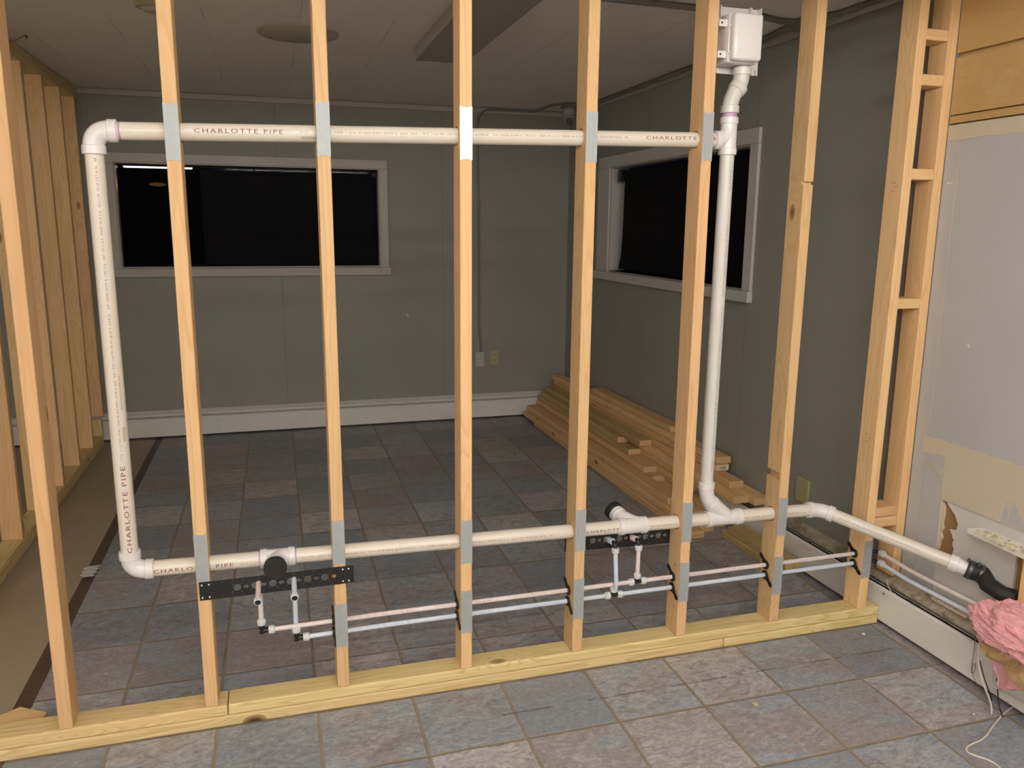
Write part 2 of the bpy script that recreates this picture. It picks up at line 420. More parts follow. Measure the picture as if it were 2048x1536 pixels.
def cut(obj, cutters):
    """boolean-cut real holes, baked into the mesh"""
    tmp = []
    for cb in cutters:
        me = bpy.data.meshes.new('c'); bmesh.ops.recalc_face_normals(cb, faces=cb.faces); cb.to_mesh(me); cb.free()
        c = bpy.data.objects.new('c', me); C.objects.link(c); tmp.append(c)
        md = obj.modifiers.new('b', 'BOOLEAN'); md.operation = 'DIFFERENCE'; md.solver = 'EXACT'; md.object = c
    bpy.context.view_layer.update()
    dg = bpy.context.evaluated_depsgraph_get()
    me = bpy.data.meshes.new_from_object(obj.evaluated_get(dg)); me.name = obj.name
    obj.modifiers.clear(); obj.data = me
    for c in tmp: bpy.data.objects.remove(c)
def text_mesh(s, length, cap, levels=True):
    cu = bpy.data.curves.new('t', 'FONT'); cu.body = s; cu.size = 1; cu.space_character = 1.25; cu.resolution_u = 2
    o = bpy.data.objects.new('t', cu); C.objects.link(o); bpy.context.view_layer.update()
    me = bpy.data.meshes.new_from_object(o.evaluated_get(bpy.context.evaluated_depsgraph_get()))
    bpy.data.objects.remove(o); bm = bmesh.new(); bm.from_mesh(me); bpy.data.meshes.remove(me)
    xs = [v.co.x for v in bm.verts]; x0, x1 = min(xs), max(xs)
    for v in bm.verts: v.co = Vector(((v.co.x-x0)/(x1-x0)*length, (v.co.y-.35)/.7*cap, 0))
    return bm
def text_on_pipe(s, p0, p1, u0, length, cap, R, n, mat, parent, name='printed_text', lift=.0005):
    """runs along p0->p1 starting u0 from p0, centred on outward direction n"""
    p0, p1 = Vector(p0), Vector(p1); a = (p1-p0).normalized(); n = Vector(n); n = (n-a*n.dot(a)).normalized(); upv = n.cross(a)
    bm = text_mesh(s, length, cap)
    for k in (-.6, -.3, 0, .3, .6):
        bmesh.ops.bisect_plane(bm, geom=bm.verts[:]+bm.edges[:]+bm.faces[:], plane_co=(0, k*cap*.8, 0), plane_no=(0, 1, 0))
    for v in bm.verts:
        th = v.co.y/R
        v.co = p0+a*(u0+v.co.x)+(n*math.cos(th)+upv*math.sin(th))*(R+lift)
    return finish(name, bm, mat, parent)
def text_flat(s, origin, right, upv, length, cap, mat, parent, name='written_mark'):
    o, r, u = Vector(origin), Vector(right).normalized(), Vector(upv).normalized(); n = r.cross(u)
    bm = text_mesh(s, length, cap)
    for v in bm.verts: v.co = o+r*v.co.x+u*v.co.y+n*.0006
    return finish(name, bm, mat, parent)
def jitter(bm, amp):
    for v in bm.verts: v.co += Vector((random.uniform(-1, 1), random.uniform(-1, 1), random.uniform(-1, 1)))*amp

# ================================================================== the room
XR, YB, ZC = 3.023, 3.862, 2.448
FX0, FX1, FY0, FY1 = -4.2, XR, -6.6, YB
struct('floor', bx((FX0, FY0, -.06), (FX1+.1, FY1+.1, 0)), M_floor)
struct('ceiling', bx((FX0, FY0, ZC), (FX1+.1, FY1+.1, ZC+.08)), M_ceil)
# back wall with a window opening
def wall_with_hole(name, ax, c0, c1, u0, u1, z0, z1, hu0, hu1, hz0, hz1, mat):
    bm = B()
    for a, b, c, d in ((u0, hu0, z0, z1), (hu1, u1, z0, z1), (hu0, hu1, z0, hz0), (hu0, hu1, hz1, z1)):
        if ax == 1: box(bm, (a, c0, c), (b, c1, d))
        else: box(bm, (c0, a, c), (c1, b, d))
    return struct(name, bm, mat)
wall_with_hole('wall_back', 1, YB, YB+.14, FX0, XR+.1, 0, ZC, -.335, 1.490, 1.240, 1.968, M_wall_back)
wall_with_hole('wall_right', 0, XR, XR+.14, .0, YB, 0, ZC, 1.238, 3.0, 1.245, 1.968, M_wall_right)
struct('wall_left', bx((FX0-.1, FY0, 0), (FX0, FY1+.1, ZC)), M_wall_plain)
struct('wall_front', bx((FX0, FY0-.1, 0), (FX1+.1, FY0, ZC)), M_wall_plain)

# right wall in the near room: stripped and patched
bm = B(); box(bm, (XR+.012, FY0, 0), (XR+.14, 0, 1.925)); struct('wall_right_backing', bm, M_brownboard)
bm = B(); box(bm, (XR+.001, FY0, 2.165), (XR+.14, 0, ZC)); box(bm, (XR+.001, FY0, 1.957), (XR+.14, 0, 2.150)); box(bm, (XR+.002, FY0, 1.927), (XR+.14, 0, 1.952))
box(bm, (XR+.02, FY0, 1.93), (XR+.13, 0, ZC-.01))
struct('wall_right_plywood', bm, M_ply)
bm = B(); poly_prism(bm, [(0, .20), (0, 1.918), (-.060, 1.922), (-.060, .20)], 0, XR, XR+.012)
# left-hand strip is scribed around patch: one sheet with seam
struct('wall_right_strip', bm, M_wall_front)
bm = B()
poly_prism(bm, [(-.0612, .20), (-.0612, 1.921), (-6.6, 1.921), (-6.6, .80), (-.60, .80), (-.60, .566), (-.158, .566), (-.158, .20)], 0, XR, XR+.012)
struct('wall_right_panel', bm, M_wall_front)
# unpainted strip at the panel head, its lower paint edge wavering
def wavy(y0, y1, z, amp, n, seed=1):
    rr = random.Random(seed); return [(y0+(y1-y0)*i/n, z+rr.uniform(-amp, amp)) for i in range(n+1)]
bm = B(); poly_prism(bm, [(-.001, 1.9205)]+[(-3.0, 1.9205)]+wavy(-3.0, -.001, 1.868, .0035, 90)[0:], 0, XR-.0012, XR+.0005); 
struct('wall_right_unpainted_strip', bm, M_beigewall)
# scraped beige patch
pt = [(-.045, .722)]+[(-.043, .783)]+wavy(-.06, -.62, .789, .004, 30, 3)+[(-.62, .62), (-.50, .60), (-.455, .66), (-.44, .60), (-.425, .655), (-.41, .572), (-.158, .572), (-.152, .733)]
bm = B(); poly_prism(bm, pt, 0, XR-.0016, XR+.0005); struct('wall_right_scraped_patch', bm, M_beigewall)
# lower old sheet with a torn edge
rr = random.Random(5); tear = []
prof = [(-.185, .560), (-.205, .545), (-.232, .520), (-.240, .50), (-.236, .478), (-.222, .470), (-.206, .468), (-.218, .455), (-.232, .435), (-.226, .420), (-.236, .405), (-.230, .385), (-.240, .372), (-.232, .352)]
for (y0, z0), (y1, z1) in zip(prof, prof[1:]):
    for k in range(4):
        t = k/4; tear.append((y0+(y1-y0)*t+rr.uniform(-.0025, .0025), z0+(z1-z0)*t))
pt = [(-.186, .566)]+tear+[(-.232, .352), (-.162, .350), (-.162, .20), (-.488, .20), (-.488, .50), (-.60, .50), (-.60, .566)]
bm = B(); poly_prism(bm, pt, 0, XR+.002, XR+.0119); struct('wall_right_torn_sheet', bm, M_oldsheet)
bm = B(); tear2 = [(-.172+rr.uniform(-.005, .005), .55-.018*i) for i in range(10)]
poly_prism(bm, [(-.159, .565)]+tear2+[(-.159, .36)], 0, XR+.001, XR+.0119); struct('wall_right_torn_scrap', bm, M_beigewall)
# raw white edge of the proud panel
bm = B(); box(bm, (XR-.0012, -.1605, .25), (XR+.003, -.1575, .733)); box(bm, (XR-.0008, -.062, .80), (XR+.001, -.0605, 1.86)); struct('trim_3', bm, M_beigewall)
# chips of missing paint
def chips(name, pts, axis, c, mat, r):
    bm = B()
    for u, v, s in pts:
        n = 7; P = [(u+math.cos(6.283*k/n)*s*random.uniform(.5, 1.2), v+math.sin(6.283*k/n)*s*random.uniform(.4, 1.1)) for k in range(n)]
        poly_prism(bm, P, axis, c-.001, c+.0005)
    return bm
wb = bpy.data.objects['wall_back']
finish('paint_chip', chips('', [(1.691, .859, .022), (1.66, .868, .008), (1.355, .976, .007), (1.65, .915, .006), (2.62, 2.2, .004)], 1, YB, M_trim, 1), M_trim, wb)
wp = bpy.data.objects['wall_right_panel']
finish('paint_chip', chips('', [(-.196, 1.155, .007), (-.20, 1.148, .004)], 0, XR, M_trim, 1), M_ledge, wp)
finish('paint_chip', chips('', [(-.027, 1.72, .005), (-.04, 1.72, .004)], 0, XR, M_trim, 1), M_ledge, bpy.data.objects['wall_right_strip'])
bm = B()
for k in range(4): tube(bm, arc((XR-.001, -.055, .695-.006*k), (XR-.001, -.10, .705-.008*k), (XR-.001, -.148, .672-.006*k), 8), .0014, 5)
finish('plaster_scuff', bm, M_beigewall, bpy.data.objects['wall_right_strip'])

# crown trims
bm = B(); box(bm, (FX0, YB-.020, 2.408), (XR, YB, 2.446), .003); struct('trim_1', bm, M_trim)
bm = B(); box(bm, (XR-.022, .0, 2.408), (XR, YB-.02, 2.446), .003); struct('trim_2', bm, M_trim)

# ------------------------------------------------------------------ windows
def window_back():
    p = struct('window_1', B(), None)
    t = .064
    def bar(a, b, nm): finish(nm, bx(a, b, .003), M_trim, p)
    y0, y1 = YB-.018, YB-.0005
    bar((-.335-t, y0, 1.968), (1.49+t, y1, 1.968+t), 'casing'); bar((1.49, y0, 1.236), (1.49+t, y1, 1.968), 'casing'); bar((-.335-t, y0, 1.236), (-.335, y1, 1.968), 'casing')
    bar((-.335-t-.012, y0-.012, 1.176), (1.49+t+.012, y1, 1.236), 'sill')
    b = B()
    box(b, (-.335, YB, 1.240), (1.49, YB+.13, 1.246)); box(b, (-.335, YB, 1.962), (1.49, YB+.13, 1.968)); box(b, (-.335, YB, 1.246), (-.329, YB+.13, 1.962)); box(b, (1.484, YB, 1.246), (1.49, YB+.13, 1.962))
    finish('jamb', b, M_trim, p)
    b = B(); box(b, (-.329, YB+.10, 1.246), (1.484, YB+.105, 1.962)); finish('glass_pane', b, M_glass, p)
    b = B(); f = .012
    box(b, (-.329, YB+.085, 1.246), (1.484, YB+.12, 1.246+f)); box(b, (-.329, YB+.085, 1.962-f), (1.484, YB+.12, 1.962)); box(b, (.585, YB+.09, 1.246), (.6, YB+.12, 1.962)); finish('sash', b, M_blockdark, p)
    return p
window_back()
sh = thing('roller_shade', 'black roller shade filling the long window on the back wall', 'window shade', (.578, YB+.03, 1.246))
finish('shade_cloth', bx((-.322, YB+.030, 1.256), (.22, YB+.0315, 1.928)), M_sheer, sh)
finish('shade_cloth', bx((.22, YB+.030, 1.256), (1.462, YB+.0315, 1.932)), M_film, sh)
finish('hem_bar', bx((-.322, YB+.026, 1.250), (1.462, YB+.036, 1.262), .002), M_film, sh)
tb = B(); tube(tb, [(1.44, YB+.035, 1.930), (1.478, YB+.035, 1.930)], .022, 16); finish('roller_bracket', tb, M_black, sh)
# strip lamp outside the back window, and an added amber glow
struct('soffit_outside', bx((-1.2, YB+.15, 2.03), (2.4, YB+1.2, 2.06)), M_blockdark)
t = thing('soffit_lamp', 'bright white strip lamp outside, seen above the black shade', 'outdoor lamp', (-.10, YB+.5, 2.029))
finish('diffuser', bx((-.345, YB+.48, 1.962), (.135, YB+.52, 1.990), .004), M_neon, t)
finish('housing', bx((-.345, YB+.47, 1.991), (.135, YB+.53, 2.0295), .002), M_blockdark, t)
t = thing('amber_glow', 'added amber glow in place of a reflection in the dark back window', 'outdoor lamp', (-.125, YB+.5, 2.029))
tb = B(); bmesh.ops.create_uvsphere(tb, u_segments=24, v_segments=12, radius=1); bmesh.ops.scale(tb, verts=tb.verts, vec=(.062, .03, .014)); bmesh.ops.translate(tb, verts=tb.verts, vec=(-.125, YB+.56, 1.845))
finish('glow_spot', tb, M_amber, t, None, True)  # added glowing blob behind the film, stands in for an orange reflection
b = B(); tube(b, [(-.125, YB+.56, 2.0295), (-.125, YB+.56, 1.858)], .004, 8); finish('rod', b, M_blockdark, t)

def window_right():
    p = struct('window_2', B(), None); t = .076
    x0, x1 = XR-.018, XR-.0005; ya, yb = 1.238, 3.0
    def bar(a, b, nm): finish(nm, bx(a, b, .003), M_trimR, p)
    bar((x0, ya-t, 1.968), (x1, yb+.2, 1.968+t), 'casing'); bar((x0, ya-t, 1.236), (x1, ya, 1.968), 'casing'); bar((x0, yb, 1.236), (x1, yb+.2, 1.968), 'casing')
    bar((x0-.014, ya-t-.004, 1.178), (x1, yb+.24, 1.236), 'sill')
    b = B()
    box(b, (XR, ya, 1.239), (XR+.13, yb, 1.245)); box(b, (XR, ya, 1.962), (XR+.13, yb, 1.968)); box(b, (XR, ya, 1.245), (XR+.13, ya+.006, 1.962)); box(b, (XR, yb-.006, 1.245), (XR+.13, yb, 1.962))
    finish('jamb', b, M_trimR, p)
    b = B(); box(b, (XR+.115, ya+.006, 1.245), (XR+.12, yb-.006, 1.962)); finish('glass_pane', b, M_glass, p)
window_right()
sh = thing('roller_shade', 'black roller shade with a cut lower corner in the right wall window', 'window shade', (XR+.05, 2.1, 1.25))
b = B(); poly_prism(b, [(1.250, 1.262), (2.90, 1.262), (2.86, 1.36), (2.845, 1.50), (2.835, 1.90), (1.250, 1.90)], 0, XR+.030, XR+.0315); finish('shade_cloth', b, M_film, sh)
b = B(); tube(b, [(XR+.045, 1.25, 1.915), (XR+.045, 2.88, 1.915)], .019, 16); finish('roller_tube', b, M_film, sh)
b = B(); box(b, (XR+.004, 2.875, 1.865), (XR+.075, 2.90, 1.945), .004); finish('roller_bracket', b, M_black, sh)

# ------------------------------------------------------------------ baseboard heaters
def heater(name, label, along, a0, a1, cap_at=None):
    """along: 0 runs in x on back wall, 1 runs in y on right wall"""
    def conv(u, d, z):   # u along, d distance from wall
        return (u, YB-.001-d, z) if along == 0 else (XR-.001-d, u, z)
    def prism(profile, nm, mat, s0=a0, s1=a1):
        bm = B(); A = [bm.verts.new(conv(s0, d, z)) for d, z in profile]; Bv = [bm.verts.new(conv(s1, d, z)) for d, z in profile]; n = len(profile)
        bm.faces.new(A); bm.faces.new(Bv[::-1])
        for i in range(n): bm.faces.new((A[i], A[(i+1) % n], Bv[(i+1) % n], Bv[i]))
        return finish(nm, bm, mat, t)
    t = thing(name, label, 'baseboard heater', conv((a0+a1)/2, .04, 0))
    top = M_dusty if along == 1 else M_heater
    prism([(0, .02), (.004, .02), (.004, .192), (0, .192)], 'back_panel', M_heater)
    prism([(.004, .192), (.004, .186), (.045, .171), (.047, .160), (.050, .160), (.050, .173), (.006, .196)], 'hood', top)
    prism([(.078, .016), (.082, .016), (.082, .146), (.074, .152), (.066, .150), (.066, .147), (.073, .148), (.078, .143)], 'front_panel', M_heater)
    prism([(.010, .04), (.060, .04), (.060, .125), (.010, .125)], 'fin_element', M_blockdark)
    prism([(.052, .150), (.062, .154), (.062, .157), (.052, .153)], 'damper_blade', top)
    if cap_at is not None:
        prism([(.0, .014), (.086, .014), (.086, .150), (.052, .178), (.0, .198)], 'end_cap', M_heater, cap_at, cap_at+.055)
    return t
heater('baseboard_heater', 'long off-white baseboard heater under the back window', 0, -2.4, 2.86, 2.862)
hr = heater('baseboard_heater', 'dusty off-white baseboard heater along the right wall', 1, -3.2, 3.70)
b = B(); tube(b, [(XR-.082, -.015, .135), (XR-.0865, -.015, .135)], .006, 12); finish('screw', b, M_steel, hr)
b = B(); tube(b, arc((XR-.045, .02, .178), (XR-.085, -.04, .15), (XR-.088, -.075, .163), 8), .0016, 6); finish('bent_clip', b, M_ledge, hr)
# piece of rotten lath lying on the heater top
b = bx((XR-.040, -.36, .1725), (XR-.012, -.20, .184), .003); jitter(b, .0015)
for v in b.verts: v.co.z += (XR-.026-v.co.x)*-.35*.0+.0215
o = finish('wood_scrap', b, M_debris, None, (XR-.026, -.28, .20)); tag(o, 'mouldy strip of wood lying on the dusty heater top', 'wood scrap')

# ================================================================== stud wall
S = .4064
def board(name, a, b, mat, label=None, cat=None, group=None, parent=None, bevel=.0035, rot=0):
    a, b = Vector(a), Vector(b); base = Vector(((a.x+b.x)/2, (a.y+b.y)/2, a.z))
    bm = bx(a, b, .0055 if 'plate' in name else bevel)
    o = finish(name, bm, mat, parent, base, False)
    if rot: o.rotation_euler.z = rot
    if label: tag(o, label, cat or 'lumber', group)
    return o
# plates
PL = 'pressure treated'
board('bottom_plate', (-1.3, 0, .0385), (.471, .089, .076), MT['x'], 'upper treated bottom plate, short left piece under the two left studs', 'bottom plate')
board('bottom_plate', (.473, 0, .0385), (2.936, .089, .076), MT['x'], 'upper treated bottom plate, long knotty piece running right to the heater', 'bottom plate')
board('bottom_plate', (-1.3, .001, .001), (2.235, .090, .038), MT['x'], 'lower treated bottom plate on the tiles, long left piece', 'bottom plate')
board('bottom_plate', (2.237, .001, .001), (2.936, .090, .038), MT['x'], 'lower treated bottom plate on the tiles, short right end piece', 'bottom plate')
board('top_plate', (-1.3, 0, 2.372), (XR-.003, .089, 2.4095), MW['x'], 'lower wooden top plate above the piped studs', 'top plate')
board('top_plate', (-1.3, 0, 2.410), (XR-.003, .089, 2.4475), MW['x'], 'upper wooden top plate against the ceiling above the piped studs', 'top plate')

TOPZ = {0: 1.797, 1: 1.806, 2: 1.816, 3: 1.825, 4: 1.834, 5: 1.842}
def topz(x): return 1.7925+.0235*x
def botz(x): return .5405-.0168*x
HOTZ, COLDZ = .293, .252
PY = .045
SX = [-.001, .407, .811, 1.222, 1.624, 2.034, 2.430, 2.834, 2.9815]
SXT = [.000, .409, .808, 1.226, 1.629, 2.035, 2.437, 2.851, 2.9835]
top_pl = {1: (1.722, 1.872), 2: (1.747, 1.895), 3: (1.750, 1.901), 4: (1.755, 1.906), 5: (1.771, 1.922)}
low_pl = {1: [(.494, .645)], 2: [(.503, .649), (.220, .368)], 3: [(.457, .608), (.209, .360)], 4: [(.455, .606), (.203, .353)], 5: [(.444, .592), (.214, .365)], 6: [(.425, .574), (.189, .341)], 7: [(.207, .360)]}
names = ['leftmost stud of the piped wall, bare with a pale edge stripe and no nail plates',
 'second stud from the left, with nail plates and the left end of the black strap',
 'third stud from the left, holding the right end of the front black strap',
 'middle stud with a brightly shining nail plate on the top pipe',
 'fifth stud from the left, left of the rear black bracket',
 'sixth stud from the left, beside the white box and vertical vent pipe',
 'seventh stud from the left, notched and without pipe at the top',
 'last full stud beside the heater, with blocking nailed to its right side',
 'stud against the right wall, standing on the heater top']
def shear(o, dx, z0, z1):
    for v in o.data.vertices:
        wz = v.co.z+o.location.z
        v.co.x += dx*(wz-z0)/(z1-z0)
def nail_plate(parent, x, z0, z1, mat=None):
    bm = B(); n = 8; w = .038
    def edge(z, s):
        pts = []
        for i in range(n+1):
            u = i/n
            d = .0022*(1 if i % 2 else -1)+(.0035 if i in (0, n) else 0)*1
            if i in (3, 5): d -= .003
            pts.append((x+w*u, z+s*d))
        return pts
    outline = edge(z0, -1)+edge(z1, 1)[::-1]
    poly_prism(bm, outline, 1, -.0022, -.0004)
    bm2 = bm
    for u in (.33, .66):
        box(bm2, (x+w*u-.0008, -.0028, z0+.006), (x+w*u+.0008, -.002, z1-.006))
    o = finish('nail_plate', bm2, mat or M_steel, parent); o['label'] = 'grey steel nail plate'
    return o
def clamp(parent, x, z, sgn):
    """black two-lobed pipe clamp on the left face of a stud"""
    bm = B()
    hub(bm, (x-.0075, PY, z), (1, 0, 0), .007, .0175, 24)
    for dy, dz, rr_ in ((.015*sgn, .011*sgn, .0105), (.026*sgn, .020*sgn, .0085), (.035*sgn, .026*sgn, .0095)):
        hub(bm, (x-.0045, PY+dy, z+dz), (1, 0, 0), .004, rr_, 16)
    o = finish('pipe_clamp', bm, M_black, parent, None, True); o['label'] = 'black plastic pipe clamp'
def cyl_x(x0, x1, y, z, r):
    b = B(); tube(b, [(x0, y, z), (x1, y, z)], r, 40); return b
studs = []
for i in range(9):
    z0 = .0762 if i < 8 else .1965
    o = board('wall_stud', (SX[i], 0, z0), (SX[i]+.038, .089, 2.372), MW['z'])
    tag(o, names[i], 'wall stud', 'studs of the piped wall')
    cs = []
    if 1 <= i <= 5:
        cs.append(cyl_x(SX[i]-.02, SX[i]+.06, PY, topz(SX[i]+.02), .0275))
    if 1 <= i <= 6:
        cs.append(cyl_x(SX[i]-.02, SX[i]+.06, PY, botz(SX[i]+.02), .0275))
    if 2 <= i <= 7:
        cs.append(cyl_x(SX[i]-.02, SX[i]+.06, PY, HOTZ, .0115)); cs.append(cyl_x(SX[i]-.02, SX[i]+.06, PY, COLDZ, .0115))
    if i == 6:
        cs.append(bx((SX[i]-.01, -.02, 1.703), (SX[i]+.06, .014, 1.714))); cs.append(bx((SX[i]-.02, .012, .640), (SX[i]+.020, .110, .668)))
    shear(o, SXT[i]-SX[i], .076, 2.33)
    if cs: cut(o, cs)
    shx = lambda z: (SXT[i]-SX[i])*(z-.076)/2.254
    if i in top_pl:
        zz = top_pl[i]; nail_plate(o, SX[i]+shx(zz[0]), *zz, mat=M_steel_glint if i == 3 else None)
    for zz in low_pl.get(i, []): nail_plate(o, SX[i]+shx(zz[0]), *zz)
    if 2 <= i <= 7:
        clamp(o, SX[i]-.0005, HOTZ, 1); clamp(o, SX[i]-.0005, COLDZ, -1)
    studs.append(o)
# pencil marks and mill stamps
text_flat('H', (SX[5]-.0008, .036, .345), (0, -1, 0), (0, 0, 1), .010, .012, M_blackink, studs[5])
text_flat('C', (SX[5]-.0008, .032, .185), (0, -1, 0), (0, 0, 1), .010, .013, M_blackink, studs[5])
for i, z in ((4, 1.62), (7, 1.72), (7, .78), (4, .78)):
    for k in range(3): text_flat('HT', (SX[i]-.0008+(SXT[i]-SX[i])*(z/2.25), .052-.012*(k % 2), z-.014*k), (0, -1, 0), (0, 0, 1), .018, .007, M_greyink, studs[i], 'mill_stamp')
# ladder blocking between the last two studs
lab = ['topmost', 'second highest', 'third from the top', 'middle', 'upper one of the low pair of', 'lowest']
for k, z in enumerate((2.222, 2.072, 1.750, 1.284, .468, .429)):
    xa = SX[7]+.038+(SXT[7]-SX[7])*(z/2.25)+.0004
    y = .003 if k != 4 else .012
    tag(board('blocking', (xa, y, z-.0189), (SX[8]-.0006+.003*z/2.25, y+.085, z+.0189), MW['x']), lab[k]+' wood blocking between the last two studs' if k != 4 else 'upper block of the low pair between the last two studs', 'blocking')

# ------------------------------------------------------------------ left framed wall
LX0, LX1 = -.609, -.520
for n_, (za, zb) in enumerate(((.001, .038), (.0385, .076))):
    board('bottom_plate', (LX0, .25, za), (LX1, 3.70, zb), MT['y'], ('lower' if n_ == 0 else 'upper')+' treated bottom plate of the framed wall on the left', 'bottom plate')
for n_, (za, zb) in enumerate(((2.372, 2.4095), (2.410, 2.4475))):
    board('top_plate', (LX0, .25, za), (LX1, 3.84, zb), MT['y'], ('lower' if n_ == 0 else 'upper')+' top plate of the framed wall on the left', 'top plate')
ly = [.86, 1.27, 1.685, 2.11, 2.505, 2.925, 3.34]
ln = ['nearest stud of the left framed wall', 'second nearest stud of the left framed wall', 'left wall stud standing at the photo edge, third nearest', 'left wall stud partly hidden behind the leftmost front stud', 'left wall stud with dark knots, right of the leftmost front stud', 'pale-edged left wall stud, two before the shorter last stud', 'left wall stud right in front of the shorter last stud']
for y, l in zip(ly, ln): tag(board('wall_stud', (LX0, y, .0762), (LX1, y+.038, 2.372), MW['z']), l, 'wall stud', 'studs of the left framed wall')
tag(board('wall_stud', (LX0, 3.738, .199), (LX1, 3.776, 2.372), MW['z']), 'shorter last stud of the left wall, ending above the heater', 'wall stud')
board('blocking', (LX0, 3.662, .0765), (LX1, 3.6995, .198), MT['z'], 'upright block under the shorter last stud of the left wall', 'blocking')
b = B(); tube(b, [(-.512, 2.16, 2.40), (-.49, 2.18, 2.392), (-.46, 2.20, 2.41), (-.43, 2.22, 2.435), (-.415, 2.235, 2.4475)], .0022, 8)
w_ = thing('wire_stub', 'short copper wire hooked from the left top plate to the ceiling', 'wire', (-.512, 2.16, 2.40)); finish('wire', b, M_conduit, w_)
b = B(); bmesh.ops.create_icosphere(b, subdivisions=2, radius=.007); bmesh.ops.translate(b, verts=b.verts, vec=(-.415, 2.235, 2.439)); finish('wire_nut', b, M_copper, w_)

# ================================================================== drain and vent pipework
R = .0241; RH = .0305
dr = thing('drain_pipe_assembly', 'white plastic drain and vent piping looping through the stud wall', 'plumbing pipe', (1.2, PY, botz(1.2)))
XL = .2245
def pipe(p0, p1, mat=M_pvc_pipe, r=R, nm='pipe'):
    b = B(); tube(b, [p0, p1], r, 40); return finish(nm, b, mat, dr, None, True)
def pt_(x, top): return Vector((x, PY, topz(x) if top else botz(x)))
# pipes
p_top = pipe(pt_(.268, 1), pt_(2.105, 1)); p_left = pipe((XL, PY, topz(XL)-.045), (XL, PY, botz(XL)+.046))
p_b1 = pipe(pt_(.275, 0), pt_(.600, 0)); p_b2 = pipe(pt_(.690, 0), pt_(1.815, 0)); p_b3 = pipe(pt_(1.900, 0), pt_(2.165, 0)); p_b4 = pipe(pt_(2.29, 0), pt_(2.600, 0))
VX0, VX1 = 2.149, 2.157
p_v = pipe((VX0, PY, .645), (VX1, PY, 1.81), M_pvc_vent)
# elbow top-left
def elbow90(c, d1, d2, nm='elbow'):
    c, d1, d2 = Vector(c), Vector(d1).normalized(), Vector(d2).normalized(); b = B()
    tube(b, arc(c+d1*.046, c, c+d2*.046, 12), .0275, 40)
    hub(b, c+d1*.038, d1, .024, RH); hub(b, c+d2*.038, d2, .024, RH)
    return finish(nm, b, M_pvc_white, dr, None, True)
tx = Vector((1, 0, .0235)); bxn = Vector((1, 0, -.0168))
elbow90((XL, PY, topz(XL)), tx, (0, 0, -1)); elbow90((XL, PY, botz(XL)), bxn, (0, 0, 1))
# tee 1 with black test cap towards the viewer
b = B(); c = pt_(.642, 0)
hub(b, pt_(.592, 0), bxn, .021, RH); hub(b, pt_(.676, 0), bxn, .021, RH)
tube(b, [pt_(.610, 0), pt_(.680, 0)], .0275, 40)
tube(b, arc(c+Vector((.030, 0, 0)), c+Vector((-.004, -.006, 0)), c+Vector((-.006, -.052, -.002)), 8), .0275, 36)
hub(b, c+Vector((-.006, -.034, -.0015)), (0, -1, -.03), .022, RH)
tee1 = finish('tee', b, M_pvc_white, dr, None, True)
b = B(); hub(b, c+Vector((-.006, -.054, -.004)), (0, -1, -.10), .024, .0335, 40); hub(b, c+Vector((-.006, -.060, -.004)), (0, -1, -.10), .0185, .0345, 40)
o = finish('test_cap', b, M_rubber, dr, None, True); o['label'] = 'black rubber cap on the left tee'
# tee 2 with cap towards the back room
b = B(); c = pt_(1.858, 0)
hub(b, pt_(1.805, 0), bxn, .022, RH); hub(b, pt_(1.893, 0), bxn, .021, RH)
tube(b, [pt_(1.820, 0), pt_(1.90, 0)], .0275, 40)
tube(b, arc(c+Vector((.035, 0, 0)), c+Vector((-.008, .02, .008)), c+Vector((-.026, .070, .020)), 8), .0275, 36)
hub(b, c+Vector((-.022, .058, .017)), (-.20, .9, .25), .022, RH)
finish('tee', b, M_pvc_white, dr, None, True)
b = B(); hub(b, c+Vector((-.027, .081, .0235)), (-.20, .9, .25), .022, .0345, 40)
o = finish('test_cap', b, M_rubber, dr, None, True); o['label'] = 'black rubber cap on the rear tee'
# wye and 45 up to the vent
b = B(); c = pt_(2.235, 0)
hub(b, pt_(2.155, 0), bxn, .022, RH); hub(b, pt_(2.278, 0), bxn, .022, RH); tube(b, [pt_(2.17, 0), pt_(2.285, 0)], .0275, 40)
e45 = Vector((VX0, PY, .590))
tube(b, [c+Vector((.018, 0, -.005)), e45+Vector((.012, 0, -.012))], .0270, 36)
hub(b, e45+Vector((.040, 0, -.040)), (-1, 0, 1), .026, RH)
finish('wye', b, M_pvc_white, dr, None, True)
b = B(); tube(b, arc(e45+Vector((.022, 0, -.022)), e45, e45+Vector((0, 0, .045)), 8), .0275, 36); hub(b, e45+Vector((0, 0, .034)), (0, 0, 1), .024, RH)
finish('elbow', b, M_pvc_white, dr, None, True)
# upper vent tee
c = Vector((VX1, PY, topz(VX1)))
b = B(); hub(b, c+Vector((0, 0, -.048)), (0, 0, 1), .022, RH); hub(b, c+Vector((0, 0, .052)), (0, 0, 1), .022, RH)
tube(b, [c+Vector((0, 0, -.04)), c+Vector((0, 0, .06))], .0275, 40)
tube(b, arc(c+Vector((0, 0, .034)), c+Vector((-.004, 0, .002)), c+Vector((-.052, 0, -.0012)), 8), .0275, 36); hub(b, c+Vector((-.054, 0, -.0013)), (1, 0, .0235), .020, RH)
finish('tee', b, M_pvc_white, dr, None, True)
pz = c.z
pipe((VX1, PY, pz+.073), (VX1, PY, pz+.090), M_purple, R+.0008, 'coupling_stub')
b = B(); q0 = Vector((VX1, PY, pz+.086)); q1 = Vector((VX1, PY, pz+.145)); q2 = Vector((VX1+.019, PY, pz+.174))
hub(b, q0, (0, 0, 1), .024, RH); tube(b, arc(q0+Vector((0, 0, .012)), Vector((VX1, PY, pz+.136)), Vector((VX1+.024, PY, pz+.166)), 8), .0262, 36)
finish('elbow', b, M_pvc_vent, dr, None, True)
